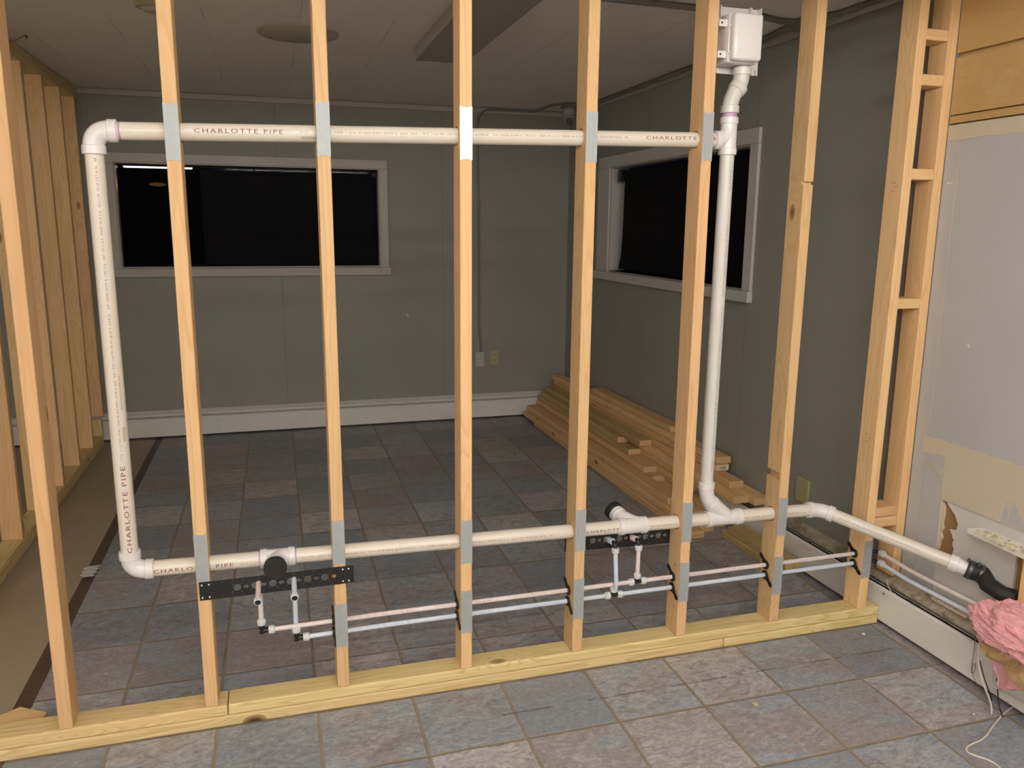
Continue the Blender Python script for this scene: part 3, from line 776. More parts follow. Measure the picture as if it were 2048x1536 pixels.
b = B(); s0 = Vector((VX1+.018, PY, pz+.158)); hub(b, s0, (.62, 0, .78), .024, RH)
tube(b, arc(s0+Vector((.006, 0, .008)), Vector((VX1+.038, PY, pz+.190)), Vector((VX1+.038, PY, pz+.222)), 8), .0265, 36); hub(b, (VX1+.038, PY, pz+.208), (0, 0, 1), .024, RH)
finish('elbow', b, M_pvc_vent, dr, None, True)
pipe((VX1+.038, PY, pz+.226), (VX1+.038, PY, 2.0785), M_pvc_vent)
# elbow and pipe turning out to the right wall
e = pt_(2.645, 0); d = (Vector((2.950, -.307, .388))-e).normalized(); pe = Vector((2.950, -.307, .388))
b = B(); hub(b, pt_(2.592, 0), bxn, .024, RH); tube(b, arc(pt_(2.60, 0), e, e+d*.045, 10), .0275, 36); hub(b, e+d*.034, d, .024, RH)
finish('elbow', b, M_pvc_white, dr, None, True)
p_out = pipe(e+d*.045, pe, M_pvc_pipe)
b = B(); hub(b, pe-d*.012, d, .030, RH+.0005); tube(b, [pe+d*.015, pe+d*.058], .0275, 36); finish('adapter', b, M_pvc_white, dr, None, True)
g0 = pe+d*.046; g1 = pe+d*.10
b = B(); P = [g0, g0+d*.022, g1, Vector((2.996, -.420, .350)), Vector((3.000, -.455, .342)), Vector((3.004, -.475, .338)), Vector((XR+.004, -.50, .335))]
tube(b, P, [.0325, .0325, .031, .029, .0275, .0275, .0275], 32); finish('rubber_coupling', b, M_rubber, dr, None, True)
for s in (.006, .040):
    b = B(); hub(b, g0+d*s, d, .013, .0340, 36); hub(b, g0+d*(s-.001)+Vector((0, 0, .036)), d.cross(Vector((0, 0, 1))), .020, .0055, 12); finish('hose_clamp', b, M_band, dr, None, True)
# purple primer rings at joints
for a, dd in ((pt_(.291, 1), tx), (pt_(.589, 0), bxn), (pt_(.697, 0), bxn)):
    b = B(); tube(b, [a-dd.normalized()*.001, a+dd.normalized()*.004], R+.0004, 36); finish('primer_ring', b, M_purple, dr, None, True)
# printed lettering
SM1 = '7112  1-1/2" PVC TYPE 1 SCH 40 NSF-DWV ASTM D 2665  NSF \u2022 PVC 1120 PR 330 PSI @ 23\u00b0C ASTM-D'
SM2 = 'U.P. CODE ASTM D 1785-21a   NSF CP-110-P  MADE IN U.S.A.  05/21/24  02:50 EXT.#12L   08'
nT = (0, -1, .10)
def ptxt(s, p0, p1, u0, ln_, cap, n, mat, par): text_on_pipe(s, p0, p1, u0, ln_, cap, R, n, mat, par)
P0, P1 = pt_(0, 1), pt_(2, 1); L_ = lambda x: x*1.0003
ptxt('CHARLOTTE PIPE', P0, P1, .482, .236, .0115, nT, M_redink, p_top)
ptxt('& FDRY. CO', P0, P1, .725, .022, .003, nT, M_redink, p_top)
ptxt(SM1, P0, P1, .764, .555, .0052, nT, M_redink, p_top); ptxt(SM2, P0, P1, 1.335, .545-.10, .0052, nT, M_redink, p_top)
ptxt('CHARLOTTE PIPE', P0, P1, 1.845, .255, .0105, nT, M_redink, p_top)
ptxt('llllllllllll', P0, P1, .768, .045, .009, (0, -1, -.62), M_blackink, p_top)
P0, P1 = pt_(0, 0), pt_(2.5, 0); nB = (0, -1, -.05)
ptxt('CHARLOTTE PIPE', P0, P1, .288, .225, .0115, nB, M_redink, p_b1)
ptxt('7112 1-1/2"', P0, P1, .535, .055, .005, nB, M_redink, p_b1)
ptxt(SM1[12:], P0, P1, .715, .36, .0052, (0, -1, .02), M_redink, p_b2); ptxt(SM2, P0, P1, 1.09, .46, .0052, (0, -1, .02), M_redink, p_b2)
ptxt('CHARLOTT', P0, P1, 1.675, .125, .0095, (0, -1, .0), M_redink, p_b3)
ptxt('PVC TYPE 1 SCH 40 NSF-DWV', P0, P1, 1.922, .11, .0048, (0, -1, .02), M_redink, p_b3)
ptxt('NSF CODE ASTM D 1785-21a  NSF CP-110', P0, P1, 2.305, .26, .0048, (0, -1, .02), M_redink, p_b4)
V0, V1 = Vector((XL, PY, .50)), Vector((XL, PY, 1.8)); nv = (.20, -1, 0)
ptxt('CHARLOTTE PIPE', V0, V1, .100, .265, .0125, nv, M_redink, p_left)
ptxt(SM1, V0, V1, .385, .42, .0055, nv, M_redink, p_left); ptxt(SM2, V0, V1, .82, .405, .0055, nv, M_redink, p_left)
ptxt('WWW.CHARLOTTEPIPE.COM', V0, V1, .53, .10, .004, (.85, -1, 0), M_blackink, p_left); ptxt('llllllllllll', V0, V1, .44, .04, .009, (.85, -1, 0), M_blackink, p_left)
V0, V1 = Vector((VX0, PY, .645)), Vector((VX1, PY, 1.81))
vs = 'JM EAGLE 1-1/2" PVC-1120 SCH 40 PR 330 PSI @ 23C ASTM D1785 NSF-PW-DWV ASTM D2665 U.P.C. MADE IN AMERICA '
ptxt(vs, V0, V1, .045, .60, .0052, (.15, -1, 0), M_greyink, p_v); ptxt('MADE IN AMERICA   05/24   JM EAGLE', V0, V1, .68, .24, .0055, (.15, -1, 0), M_greyink, p_v); ptxt('JM EAGLE', V0, V1, 1.03, .07, .0055, (.15, -1, 0), M_greyink, p_v)
ptxt('JM EAGLE 1-1/2" PVC SCH 40 PR 330 PSI @ 23C NSF-PW-DWV ASTM D2665', e, pe, .08, .29, .0050, (-.6, -.8, .15), M_greyink, p_out)

# ------------------------------------------------------------------ vent valve box
vb = thing('valve_box', 'white plastic valve box on top of the vent pipe', 'valve box', (2.16, .02, 2.085))
b = bx((2.112, -.034, 2.083), (2.216, .010, 2.226), .010, 3); box(b, (2.108, -.004, 2.079), (2.220, .080, 2.230), .006, 2)
finish('box_body', b, M_pvc_white, vb, None, True)
b = B(); box(b, (2.076, .080, 2.060), (2.276, .086, 2.268), .001)
for x in (2.098, 2.112, 2.225, 2.262): box(b, (x, .068, 2.060), (x+.004, .080, 2.076)) if not 2.15 < x < 2.24 else None; box(b, (x, .060, 2.234), (x+.004, .080, 2.268))
finish('flange', b, M_pvc_white, vb)
for z in (2.105, 2.200):
    b = bx((2.079, .008, z-.011), (2.109, .012, z+.011), .002); o = finish('mounting_tab', b, M_pvc_white, vb)
    b = B(); tube(b, [(2.089, .0072, z), (2.089, .0085, z)], .0032, 10); finish('tab_hole', b, M_blockdark, o)
for x, z in ((2.108, 2.11), (2.108, 2.19), (2.219, 2.11), (2.219, 2.19)):
    b = bx((x-.002, -.012, z-.003), (x+.003, -.004, z+.003), .001); finish('latch', b, M_pvc_white, vb)

# ================================================================== PEX supply lines
RP = .0080
def ptube(parent, pts, mat, nm='tube', r=RP): b = B(); tube(b, pts, r, 20); return finish(nm, b, mat, parent, None, True)
def collar(parent, p, dd, ln_=.020, r=.0125, mat=M_pexfit):
    b = B(); hub(b, p, dd, ln_, r, 20); hub(b, Vector(p)+Vector(dd).normalized()*ln_*.3, dd, ln_*.55, r+.0012, 20); return finish('collar', b, mat, parent, None, True)
def fit(parent, pts_list, nm, r=.0075):
    b = B()
    for pts in pts_list: tube(b, pts, r, 16)
    return finish(nm, b, M_black, parent, None, True)
hot = thing('supply_line', 'pinkish hot water tube, upper of the two thin lines through the studs', 'water line', (1.7, PY, HOTZ))
cold = thing('supply_line', 'bluish cold water tube, lower of the two thin lines through the studs', 'water line', (1.7, PY, COLDZ))
def supply(par, z, x_el, x_tee, mat, inkm, out_y, off=0):
    # run, elbow at the left end with riser, tee further right with riser, elbow at far right towards the wall
    run1 = ptube(par, [(x_el+.036, PY, z-.004), (1.0, PY, z), (x_tee-.028, PY, z)], mat)
    run2 = ptube(par, [(x_tee+.028, PY, z), (2.35, PY, z), (2.905, PY, z)], mat)
    fit(par, [[(x_el, PY, z+.020), (x_el, PY, z-.012)], [(x_el-.008, PY, z-.004), (x_el+.024, PY, z-.004)]], 'elbow', .0088)
    collar(par, (x_el+.020, PY, z-.004), (1, 0, 0)); collar(par, (x_el, PY, z+.016), (0, 0, 1))
    zt = .476
    ris = ptube(par, [(x_el, PY, z+.028), (x_el, PY+off*.85, HOTZ-.008), (x_el, PY+off, HOTZ+.012), (x_el+.001, PY, zt-.02)] if off else [(x_el, PY, z+.03), (x_el+.001, PY, zt-.02)], mat, 'riser')
    fit(par, [arc((x_el, PY, zt-.03), (x_el, PY, zt), (x_el, PY-.02, zt), 6)], 'elbow')
    st = ptube(par, [(x_el, PY-.014, zt), (x_el-.002, -.105, zt-.013)], mat, 'stub_out')
    b = B(); P = Vector((x_el-.002, -.100, zt-.013)); tube(b, [P, P+Vector((0, -.012, -.002))], .0118, 20); tube(b, [P+Vector((0, -.012, -.002)), P+Vector((0, -.014, -.0024))], [.0118, .0105], 20, True)
    cr = finish('collar', b, M_pexfit, par, None, True)
    b = B(); tube(b, [P+Vector((0, -.0138, -.0024)), P+Vector((0, -.0146, -.0026))], .0085, 18); finish('opening', b, M_blockdark, cr)
    # tee
    fit(par, [[(x_tee-.018, PY, z), (x_tee+.018, PY, z)], [(x_tee, PY, z), (x_tee, PY, z+.02)]], 'tee')
    collar(par, (x_tee-.034, PY, z), (1, 0, 0)); collar(par, (x_tee+.014, PY, z), (1, 0, 0)); collar(par, (x_tee, PY, z+.012), (0, 0, 1))
    zt2 = .438
    ptube(par, [(x_tee, PY, z+.028), (x_tee, PY-off*.85, HOTZ-.008), (x_tee, PY-off, HOTZ+.012), (x_tee+.001, PY, zt2-.012)] if off else [(x_tee, PY, z+.03), (x_tee+.001, PY, zt2-.012)], mat, 'riser'); collar(par, (x_tee+.001, PY, zt2-.026), (0, 0, 1))
    fit(par, [arc((x_tee, PY, zt2-.010), (x_tee, PY, zt2+.010), (x_tee-.004, PY+.022, zt2+.012), 6)], 'elbow')
    b = B(); q = Vector((x_tee-.004, PY+.014, zt2+.012)); tube(b, [q, q+Vector((-.006, .02, 0))], .0115, 18); tube(b, [q, q+Vector((-.018, .16, .002))], RP, 18); finish('stub_out', b, mat, par, None, True)
    # far right
    fit(par, [arc((2.900, PY, z), (2.928, PY, z), (2.934, PY-.03, z), 6)], 'elbow'); collar(par, (2.886, PY, z), (1, 0, 0)); collar(par, (2.935, PY-.022, z), (.05, -1, 0), .024)
    ptube(par, [(2.935, PY-.03, z)]+out_y, mat, 'wall_run')
    return run1, run2
h1, h2 = supply(hot, HOTZ, .585, 1.888, M_pex_red, M_pexredprint, [(2.955, -.12, .275), (2.985, -.30, .262), (2.998, -.49, .262)])
c1, c2 = supply(cold, COLDZ, .690, 1.797, M_pex_blue, M_pexblueprint, [(2.950, -.12, .236), (2.975, -.30, .226), (2.985, -.49, .226)], .019)
for par, z, mt in ((h1, HOTZ, M_pexredprint), (c1, COLDZ, M_pexblueprint)):
    for k in range(3): text_on_pipe('1/2" PEX  ASTM F876/F877  100PSI @ 180F', (0, PY, z), (1, PY, z), .86+.28*k, .20, .0035, RP, (0, -1, .5), mt, par)
for par, z, mt in ((h2, HOTZ, M_pexredprint), (c2, COLDZ, M_pexblueprint)):
    for k in range(3): text_on_pipe('1/2" PEX  ASTM F876/F877  100PSI @ 180F', (0, PY, z), (1, PY, z), 1.95+.30*k, .22, .0035, RP, (0, -1, .5), mt, par)

# ------------------------------------------------------------------ black stub-out brackets
def bracket(name, label, x0, x1, zc0, zc1, y, h, cuts_at):
    t = thing(name, label, 'bracket', ((x0+x1)/2, y, (zc0+zc1)/2))
    bm = bx((x0, y-.0011, -h/2), (x1, y+.0011, h/2))
    sl = (zc1-zc0)/(x1-x0)
    for v in bm.verts: v.co.z += zc0+sl*(v.co.x-x0)
    o = finish('strap', bm, M_black, t)
    zc = lambda x: zc0+sl*(x-x0)
    cs = []; bosses = B(); L0 = x1-x0
    for i, x in enumerate([x0+L0*(.235+.114*k/1.0*.5*1.0) for k in range(12)]):
        if x > x1-.06: break
        if i % 2 == 0:
            c_ = B(); tube(c_, [(x, y-.02, zc(x)), (x, y+.02, zc(x))], .0115, 24); cs.append(c_)
        else:
            c_ = B(); tube(c_, [(x, y-.02, zc(x)), (x, y+.02, zc(x))], .0065, 20)
            for v in c_.verts: v.co.x = x+(v.co.x-x)*1.25
            cs.append(c_)
    for k in range(16):
        x = x0+.006+(L0-.012)*k/15
        for s in (-1, 1):
            c_ = B(); tube(c_, [(x, y-.02, zc(x)+s*(h/2-.006)), (x, y+.02, zc(x)+s*(h/2-.006))], .0017, 8); cs.append(c_)
    cut(o, cs)
    rb = B()
    for i in range(12):
        x = x0+L0*(.235+.057*i)
        if x > x1-.06: break
        if i % 2 == 0:
            for a in (45, 135, 225, 315):
                ca, sa = math.cos(math.radians(a)), math.sin(math.radians(a))
                tube(rb, [(x+ca*.014, y-.0018, zc(x)+sa*.014), (x+ca*.024, y-.0018, zc(x)+sa*.022)], .0006, 5)
    finish('embossed_rib', rb, M_greyink, t)
    for x in (x0+.008, x0+.028, x1-.016, x1-.034):
        for s in (-1, 1):
            b = B(); tube(b, [(x, y-.0032, zc(x)+s*(h/2-.009)), (x, y-.001, zc(x)+s*(h/2-.009))], .0026, 10); finish('screw', b, M_ledge, t)
    return t
bracket('pipe_bracket', 'black slotted strap across the fronts of two left studs holding stub-outs', .414, .873, .466, .468, -.0040, .058, 0)
bracket('pipe_bracket', 'black slotted strap fixed behind two studs under the rear cap', 1.622, 2.078, .452, .438, .0905, .066, 0)

# ================================================================== lumber pile
H = .038
pile = [ # x far, x near, y far, y near, layer, treated, label
 (2.618, 2.638, 3.46, .99, 0, 0, 'floor-level board at the open left side of the pile'),
 (2.712, 2.731, 3.60, 1.06, 0, 0, 'second floor-level board of the pile from the open side'),
 (2.806, 2.824, 3.70, 1.10, 0, 0, 'floor-level board of the pile against the heater'),
 (2.594, 2.655, 3.66, 1.12, 1, 0, 'widest-jutting board of the second layer, left edge of pile'),
 (2.686, 2.750, 3.72, 1.16, 1, 0, 'second layer board of the pile, next to the jutting one'),
 (2.780, 2.842, 3.74, 1.20, 1, 0, 'second layer board of the pile beside the heater'),
 (2.640, 2.675, 3.70, 1.30, 2, 0, 'third layer board on the left of the pile with worn top'),
 (2.732, 2.770, 3.74, 1.675, 2, 0, 'third layer board with its square cut end facing the room'),
 (2.824, 2.863, 3.76, 1.45, 2, 0, 'third layer board of the pile near the heater'),
 (2.735, 2.745, 3.74, 1.745, 3, 0, 'fourth layer board whose pale end sits above the square cut end'),
 (2.828, 2.838, 3.76, 1.38, 3, 0, 'fourth layer board of the pile near the heater'),
 (2.745, 2.760, 3.74, 2.00, 4, 1, 'greenish treated board with clipped end in the pile'),
 (2.838, 2.853, 3.76, 1.20, 4, 0, 'fifth layer board running beside the clipped treated one'),
 (2.752, 2.756, 3.70, 2.16, 5, 1, 'greenish treated board ending farthest back on the pile'),
 (2.846, 2.844, 3.74, .93, 5, 0, 'long board under the right heap ending near the wall outlet'),
 (2.939, 2.932, 3.70, .88, 5, 0, 'long board lying on the heater against the right wall'),
 (2.790, 2.796, 3.70, 1.92, 6, 1, 'greenish treated board with striped end grain, highest of the treated'),
 (2.882, 2.887, 3.74, 1.05, 6, 0, 'board directly above the long one on the heater side'),
 (2.892, 2.906, 3.78, 1.225, 7, 0, 'board near the top of pile with white barcode label on its end'),
 (2.884, 2.921, 3.80, 1.235, 8, 0, 'long top board resting above the labelled board'),
 (2.920, 2.927, 3.00, 1.78, 9, 0, 'shorter topmost board of the whole pile'),
]
for xf, xn, yf, yn, ly_, tr, lb in pile:
    z0 = ly_*H+.0005
    bm = B()
    v = []
    for z in (z0, z0+H-.0005):
        for (x, y) in ((xn, yn), (xn+.0868, yn), (xf+.0868, yf), (xf, yf)): v.append(bm.verts.new((min(x, XR-.0015), y, z)))
    for f in ((0, 1, 2, 3), (4, 5, 6, 7), (0, 1, 5, 4), (1, 2, 6, 5), (2, 3, 7, 6), (3, 0, 4, 7)): bm.faces.new([v[i] for i in f])
    bmesh.ops.bevel(bm, geom=bm.edges[:], offset=.0048, segments=2, profile=.5, affect='EDGES')
    bm.faces.ensure_lookup_table()
    bmesh.ops.recalc_face_normals(bm, faces=bm.faces)
    for f in bm.faces:
        if abs(f.normal.y) > .9: f.material_index = 1
    o = finish('lumber_board', bm, [MGREEN if tr else MW['y'], M_endgrain], None, ((xn+xf)/2+.045, (yn+yf)/2, z0))
    tag(o, lb, 'lumber board', 'two-by-four boards piled along the right wall')
    if 'barcode' in lb:
        b = bx((xn+.012, yn-.0012, z0+.008), (xn+.078, yn-.0002, z0+.030)); lo = finish('paper_label', b, M_ledge, o); lo['label'] = 'white barcode label'
        b = B(); x = xn+.020
        while x < xn+.070: ww = random.choice((.001, .002)); box(b, (x, yn-.0016, z0+.011), (x+ww, yn-.0012, z0+.027)); x += random.choice((.003, .004, .006))
        finish('barcode', b, M_blackink, lo)
text_flat('2X4-8', (2.640+.02, .9896, .020), (1, 0, 0), (0, 0, 1), .05, .010, M_greyink, bpy.data.objects['lumber_board'], 'mill_stamp')
tag(board('lumber_board', (2.820, .50, .0005), (2.909, .990, .038), MGREEN), 'short greenish board on the floor in front of the pile', 'lumber board')
tag(board('lumber_board', (2.826, .46, .0385), (2.915, .935, .076), MGREEN), 'short greenish board stacked on the floor piece before the pile', 'lumber board')
# wedge scrap behind the plate at far left
b = B(); poly_prism(b, [(-.40, .06), (-.205, .225), (-.135, .235), (-.075, .170), (-.15, .10), (-.30, .095)], 2, .001, .038)
for v in b.verts:
    if v.co.y < .1: v.co.y = .1
b.free(); b = B()
poly_prism(b, [(-.36, .093), (-.165, .232), (-.075, .175), (-.10, .093)], 2, .001, .038)
tag(finish('wood_scrap', b, MW['x'], None, (-.17, .15, 0)), 'triangular wood offcut on the floor behind the left plate end', 'wood scrap')

# ================================================================== fittings on the back wall and ceiling
t = thing('blank_plate', 'grey blank wall plate under the thin vertical conduit', 'wall plate', (2.279, YB, .48))
finish('plate', bx((2.244, YB-.008, .422), (2.315, YB-.0003, .543), .003), M_greyplate, t)
b = B(); tube(b, [(2.279, YB-.0095, .485), (2.279, YB-.007, .485)], .004, 12); finish('screw', b, M_blockdark, t)
t = thing('wall_outlet', 'beige duplex outlet on the back wall right of the blank plate', 'outlet', (2.403, YB, .49))
pl_ = finish('cover_plate', bx((2.367, YB-.007, .433), (2.439, YB-.0003, .552), .003), M_beige, t)
for z in (.468, .517):
    b = bx((2.388, YB-.0095, z-.015), (2.420, YB-.006, z+.015), .003); so = finish('socket', b, M_beige, t)
    b = B(); box(b, (2.395, YB-.0102, z-.004), (2.3975, YB-.0094, z+.006)); box(b, (2.410, YB-.0102, z-.004), (2.4125, YB-.0094, z+.006)); tube(b, [(2.404, YB-.0102, z-.009), (2.404, YB-.0094, z-.009)], .0022, 8); finish('slots', b, M_blockdark, so)
t = thing('wall_outlet', 'beige cover plate low on the right wall behind the notched stud', 'outlet', (XR, .64, .35))
finish('cover_plate', bx((XR-.012, .588, .288), (XR-.0004, .680, .405), .003), M_beige, t)
t = thing('conduit', 'thin grey conduit rising up the back wall to the camera', 'conduit', (2.272, YB-.01, .543))
b = B(); yy = YB-.009
tube(b, [(2.281, yy, .544), (2.281, yy, .60), (2.268, yy, .75), (2.270, yy, 1.4), (2.258, yy, 2.28)]+arc((2.257, yy, 2.32), (2.257, yy-.02, 2.432), (2.36, yy-.022, 2.432), 8)+[(2.66, yy-.024, 2.434)]+arc((2.70, yy-.026, 2.434), (2.73, 3.74, 2.435), (2.735, 3.62, 2.436), 5)+arc((2.735, 3.58, 2.436), (2.735, 3.42, 2.436), (2.795, 3.42, 2.436), 5), .0075, 14)
finish('tube', b, M_conduit, t, None, True)
b = B(); tube(b, [(2.268, yy+.008, .95), (2.292, yy+.006, .95)], .004, 8); tube(b, [(2.27, yy+.008, 1.75), (2.294, yy+.006, 1.75)], .004, 8); finish('strap', b, M_conduit, t)
t = thing('security_camera', 'grey dome security camera with dark lens in the back right ceiling corner', 'camera', (2.852, 3.42, 2.447))
cx, cy = 2.852, 3.42
finish('mount_box', bx((cx-.055, cy-.05, 2.414), (cx+.055, cy+.05, 2.4475), .006), M_conduit, t)
b = B(); tube(b, [(cx, cy, 2.414), (cx, cy, 2.408), (cx, cy, 2.366), (cx, cy, 2.360)], [.044, .047, .049, .046], 28); finish('collar', b, M_camwhite, t, None, True)
b = B(); bmesh.ops.create_uvsphere(b, u_segments=28, v_segments=16, radius=.044); bmesh.ops.translate(b, verts=b.verts, vec=(cx, cy, 2.336)); finish('ball', b, M_camwhite, t, None, True)
b = B(); dd = Vector((-.34, -1, -.30)).normalized(); hub(b, Vector((cx, cy, 2.328))+dd*.028, dd, .019, .026, 24); finish('lens', b, M_glasslens, t, None, True)
# raceway along the ceiling on the right
t = thing('conduit', 'painted grey conduit run along the ceiling edge of the right wall', 'conduit', (2.93, .78, 2.43))
zc = ZC-.0125
b = B(); tube(b, [(2.985, 3.70, zc), (2.982, 2.2, zc), (2.975, 1.25, zc), (2.955, 1.05, zc), (2.935, .92, zc), (2.93, .80, zc)], .0115, 14); finish('tube', b, M_conduit, t, None, True)
b = B(); tube(b, [(1.2, .70, zc), (2.2, .715, zc), (2.60, .735, zc), (2.75, .77, zc), (2.84, .80, zc), (2.92, .79, zc)], .0125, 14); finish('tube', b, M_conduit, t, None, True)
b = B(); tube(b, [(2.93, .78, zc), (2.965, .68, zc), (2.99, .60, zc), (3.00, .40, zc), (3.00, .095, zc)], .0115, 14); finish('tube', b, M_conduit, t, None, True)
b = bx((2.902, .755, 2.402), (2.958, .822, ZC-.0005), .004); finish('junction_box', b, M_conduit, t)
b = B(); tube(b, [(2.915, .752, 2.425), (2.915, .757, 2.425)], .005, 10); finish('screw', b, M_steel, t)
b = B(); hub(b, (2.995, .50, zc), (0, 1, 0), .03, .0145, 14); finish('strap', b, M_conduit, t, None, True)
# ceiling things
b = B(); tube(b, [(.847, 1.765, 2.4475), (.847, 1.765, 2.443), (.847, 1.765, 2.440)], [.190, .190, .186], 56); o = finish('cover_plate', b, M_coverplate, None, (.847, 1.765, 2.4475), True); tag(o, 'round painted cover plate on the ceiling', 'ceiling cover plate')
for a in (.3, 1.9, 3.4, 5.0):
    b = B(); tube(b, [(.847+.175*math.cos(a), 1.765+.175*math.sin(a), 2.441), (.847+.175*math.cos(a), 1.765+.175*math.sin(a), 2.4385)], .004, 10); finish('screw', b, M_conduit, o)
t = thing('ceiling_panel', 'long grey boxed panel hanging under the ceiling behind the middle stud', 'ceiling fixture', (1.56, 1.25, ZC))
b = bx((1.432, .35, 2.392), (1.700, 1.925, 2.447), .003); finish('housing', b, M_trim, t)
b = bx((1.437, .355, 2.389), (1.695, 1.92, 2.3925), .0); finish('face_plate', b, M_panelface, t)
t = thing('smoke_detector', 'cream round detector on the ceiling near the top left', 'smoke detector', (.242, 1.40, ZC))
b = B(); tube(b, [(.242, 1.395, 2.4475), (.242, 1.395, 2.432), (.242, 1.395, 2.425)], [.062, .062, .056], 32); finish('base', b, M_beige, t, None, True)
b = B(); tube(b, [(.250, 1.41, 2.425), (.250, 1.41, 2.412)], [.045, .032], 28); finish('sensor_dome', b, M_trim, t, None, True)
# fluorescent lamps of the near room
for (c_, hl, dr_, st), lb in zip(TUBES, ('nearest', 'second', 'third', 'farthest', 'left-hand')):
    M_tube = emit('lit_tube_'+lb, WARM, st)
    t = thing('ceiling_lamp', lb+' lit fluorescent lamp of the near room behind the camera', 'ceiling lamp', (c_[0], c_[1], ZC))
    a = Vector((hl, 0, 0)) if dr_ == 'x' else Vector((0, hl, 0)); n_ = Vector((.05, 0, 0)) if dr_ == 'y' else Vector((0, .05, 0)); c0 = Vector(c_)
    finish('lamp_housing', bx(Vector((c0.x, c0.y, ZC-.05))-a-n_, Vector((c0.x, c0.y, ZC-.001))+a+n_, .004), M_trim, t)
    b = B(); tube(b, [c0-a*.97, c0+a*.97], .030, 12); finish('lit_tube', b, M_tube, t, None, True)
    for s_ in (-1, 1):
        p_ = c0+a*s_*.98; finish('tube_socket', bx((p_.x-.02, p_.y-.02, p_.z-.03), (p_.x+.02, p_.y+.02, ZC-.05), .004), M_trim, t)

# ================================================================== right edge: ledge, insulation, wires
t = thing('wall_ledge', 'white board ledge with plaster crumbs at the right wall', 'ledge', (2.99, -.50, .52))
b = B(); poly_prism(b, [(XR-.0005, -.352), (2.962, -.340), (2.925, -1.1), (XR-.0005, -1.1)], 2, .513, .530); finish('board', b, M_ledge, t)
for k in range(60):
    x, y = random.uniform(2.945, 3.01), random.uniform(-.72, -.38)
    b = B(); bmesh.ops.create_icosphere(b, subdivisions=1, radius=random.uniform(.003, .009)); jitter(b, .002)
    bmesh.ops.scale(b, verts=b.verts, vec=(1.6, 1.6, .55)); bmesh.ops.translate(b, verts=b.verts, vec=(x, y, .532))
    if k == 0: acc = b
    else:
        me = bpy.data.meshes.new('x'); b.to_mesh(me); b.free(); acc.from_mesh(me); bpy.data.meshes.remove(me)
o = finish('plaster_crumbs', acc, M_debris, None, (2.98, -.55, .53)); o['kind'] = 'stuff'; tag(o, 'plaster and wood crumbs heaped on the white ledge', 'debris')
b = bx((2.985, -.60, .335), (3.0225, -.545, .505), .003); o = finish('wood_block', b, MW['z'], None, (3.01, -.515, .335)); tag(o, 'dark wood piece behind the pink insulation under the ledge', 'wood block')

def fluffy(bm, amp, scale, seed, st=(1, 1, 1)):
    from mathutils import noise as mn
    bm.normal_update()
    for v in bm.verts:
        p = Vector((v.co.x*st[0], v.co.y*st[1], v.co.z*st[2]))*scale+Vector((seed, 0, 0))
        d_ = mn.fractal(p, .9, 2.1, 5)
        v.co += v.normal*d_*amp
ins = thing('insulation_batt', 'torn pink fibreglass insulation with brown paper hanging at the right wall', 'insulation', (2.90, -.65, .2))
def sheet(P, n, m, thick, amp, scale, seed):
    """P: grid function (u,v)->point, closed slab"""
    bm = B(); top = [[bm.verts.new(P(i/n, j/m)) for j in range(m+1)] for i in range(n+1)]
    for i in range(n):
        for j in range(m): bm.faces.new((top[i][j], top[i+1][j], top[i+1][j+1], top[i][j+1]))
    bm.normal_update(); r = bmesh.ops.solidify(bm, geom=bm.faces[:], thickness=thick)
    fluffy(bm, amp, scale, seed); return bm
# bulky upper roll
b = B(); bmesh.ops.create_icosphere(b, subdivisions=6, radius=1)
for v in b.verts:
    x, y, z = v.co; v.co = Vector((2.915+x*.095, -.675+y*.225, .285+z*.062+.05*max(0, x)))
fluffy(b, .022, 9, 3, (1, .55, 1.9)); fluffy(b, .012, 30, 8, (1, .5, 2.2)); fluffy(b, .004, 110, 2)
finish('fibre_roll', b, M_pink, ins, None, True)
# hanging flap
def fl(u, v):
    y = -.500-.50*u; ztop = .262; zb = max(.084, .215-.9*u if u < .15 else .084+max(0, u-.16)*.28)
    return Vector((2.893-.018*v-.012*math.sin(u*11+v*4), y-.045*v*(1-u), ztop*(1-v)+zb*v))
b = sheet(fl, 60, 30, .018, .008, 34, 5); finish('fibre_flap', b, M_pink, ins, None, True)
b = B(); rf = random.Random(11)
for k in range(420):
    th, ph = rf.uniform(0, 6.283), rf.uniform(-1, 1)
    if math.cos(th) > .25 or math.sin(th) > .75: continue
    n_ = Vector((math.cos(th)*math.sqrt(1-ph*ph), ph, math.sin(th)*math.sqrt(1-ph*ph)))
    p_ = Vector((2.915+n_.x*.090, -.675+n_.y*.215, .285+n_.z*.060+.05*max(0, n_.x)))
    d_ = (n_+Vector((rf.uniform(-.8, .8), rf.uniform(-1, 1), rf.uniform(-.8, .8)))).normalized()
    q_ = p_+d_*rf.uniform(.012, .030); e_ = q_+(d_+Vector((0, rf.uniform(-1, 1), rf.uniform(-1, .4)))).normalized()*rf.uniform(.008, .02)
    tube(b, [p_, q_, e_], .0004, 4, False)
o = finish('loose_fibres', b, M_pink, ins); o['kind'] = 'stuff'
def kp(u, v):
    y = -.545-.46*u
    zt_ = .240+.10*min(u, .5)-.008*math.sin(u*12); zb_ = .205-.13*min(u, .4)-.10*max(0, u-.4)
    return Vector((2.853-.012*v+.010*math.sin(u*18+v*5)+.006*math.sin(u*37+v*9), y-.02*v, zt_*(1-v)+zb_*v))
b = sheet(kp, 50, 24, .002, .005, 24, 9); o = finish('kraft_paper', b, M_kraft, ins, None, True); o['label'] = 'crumpled brown paper facing'

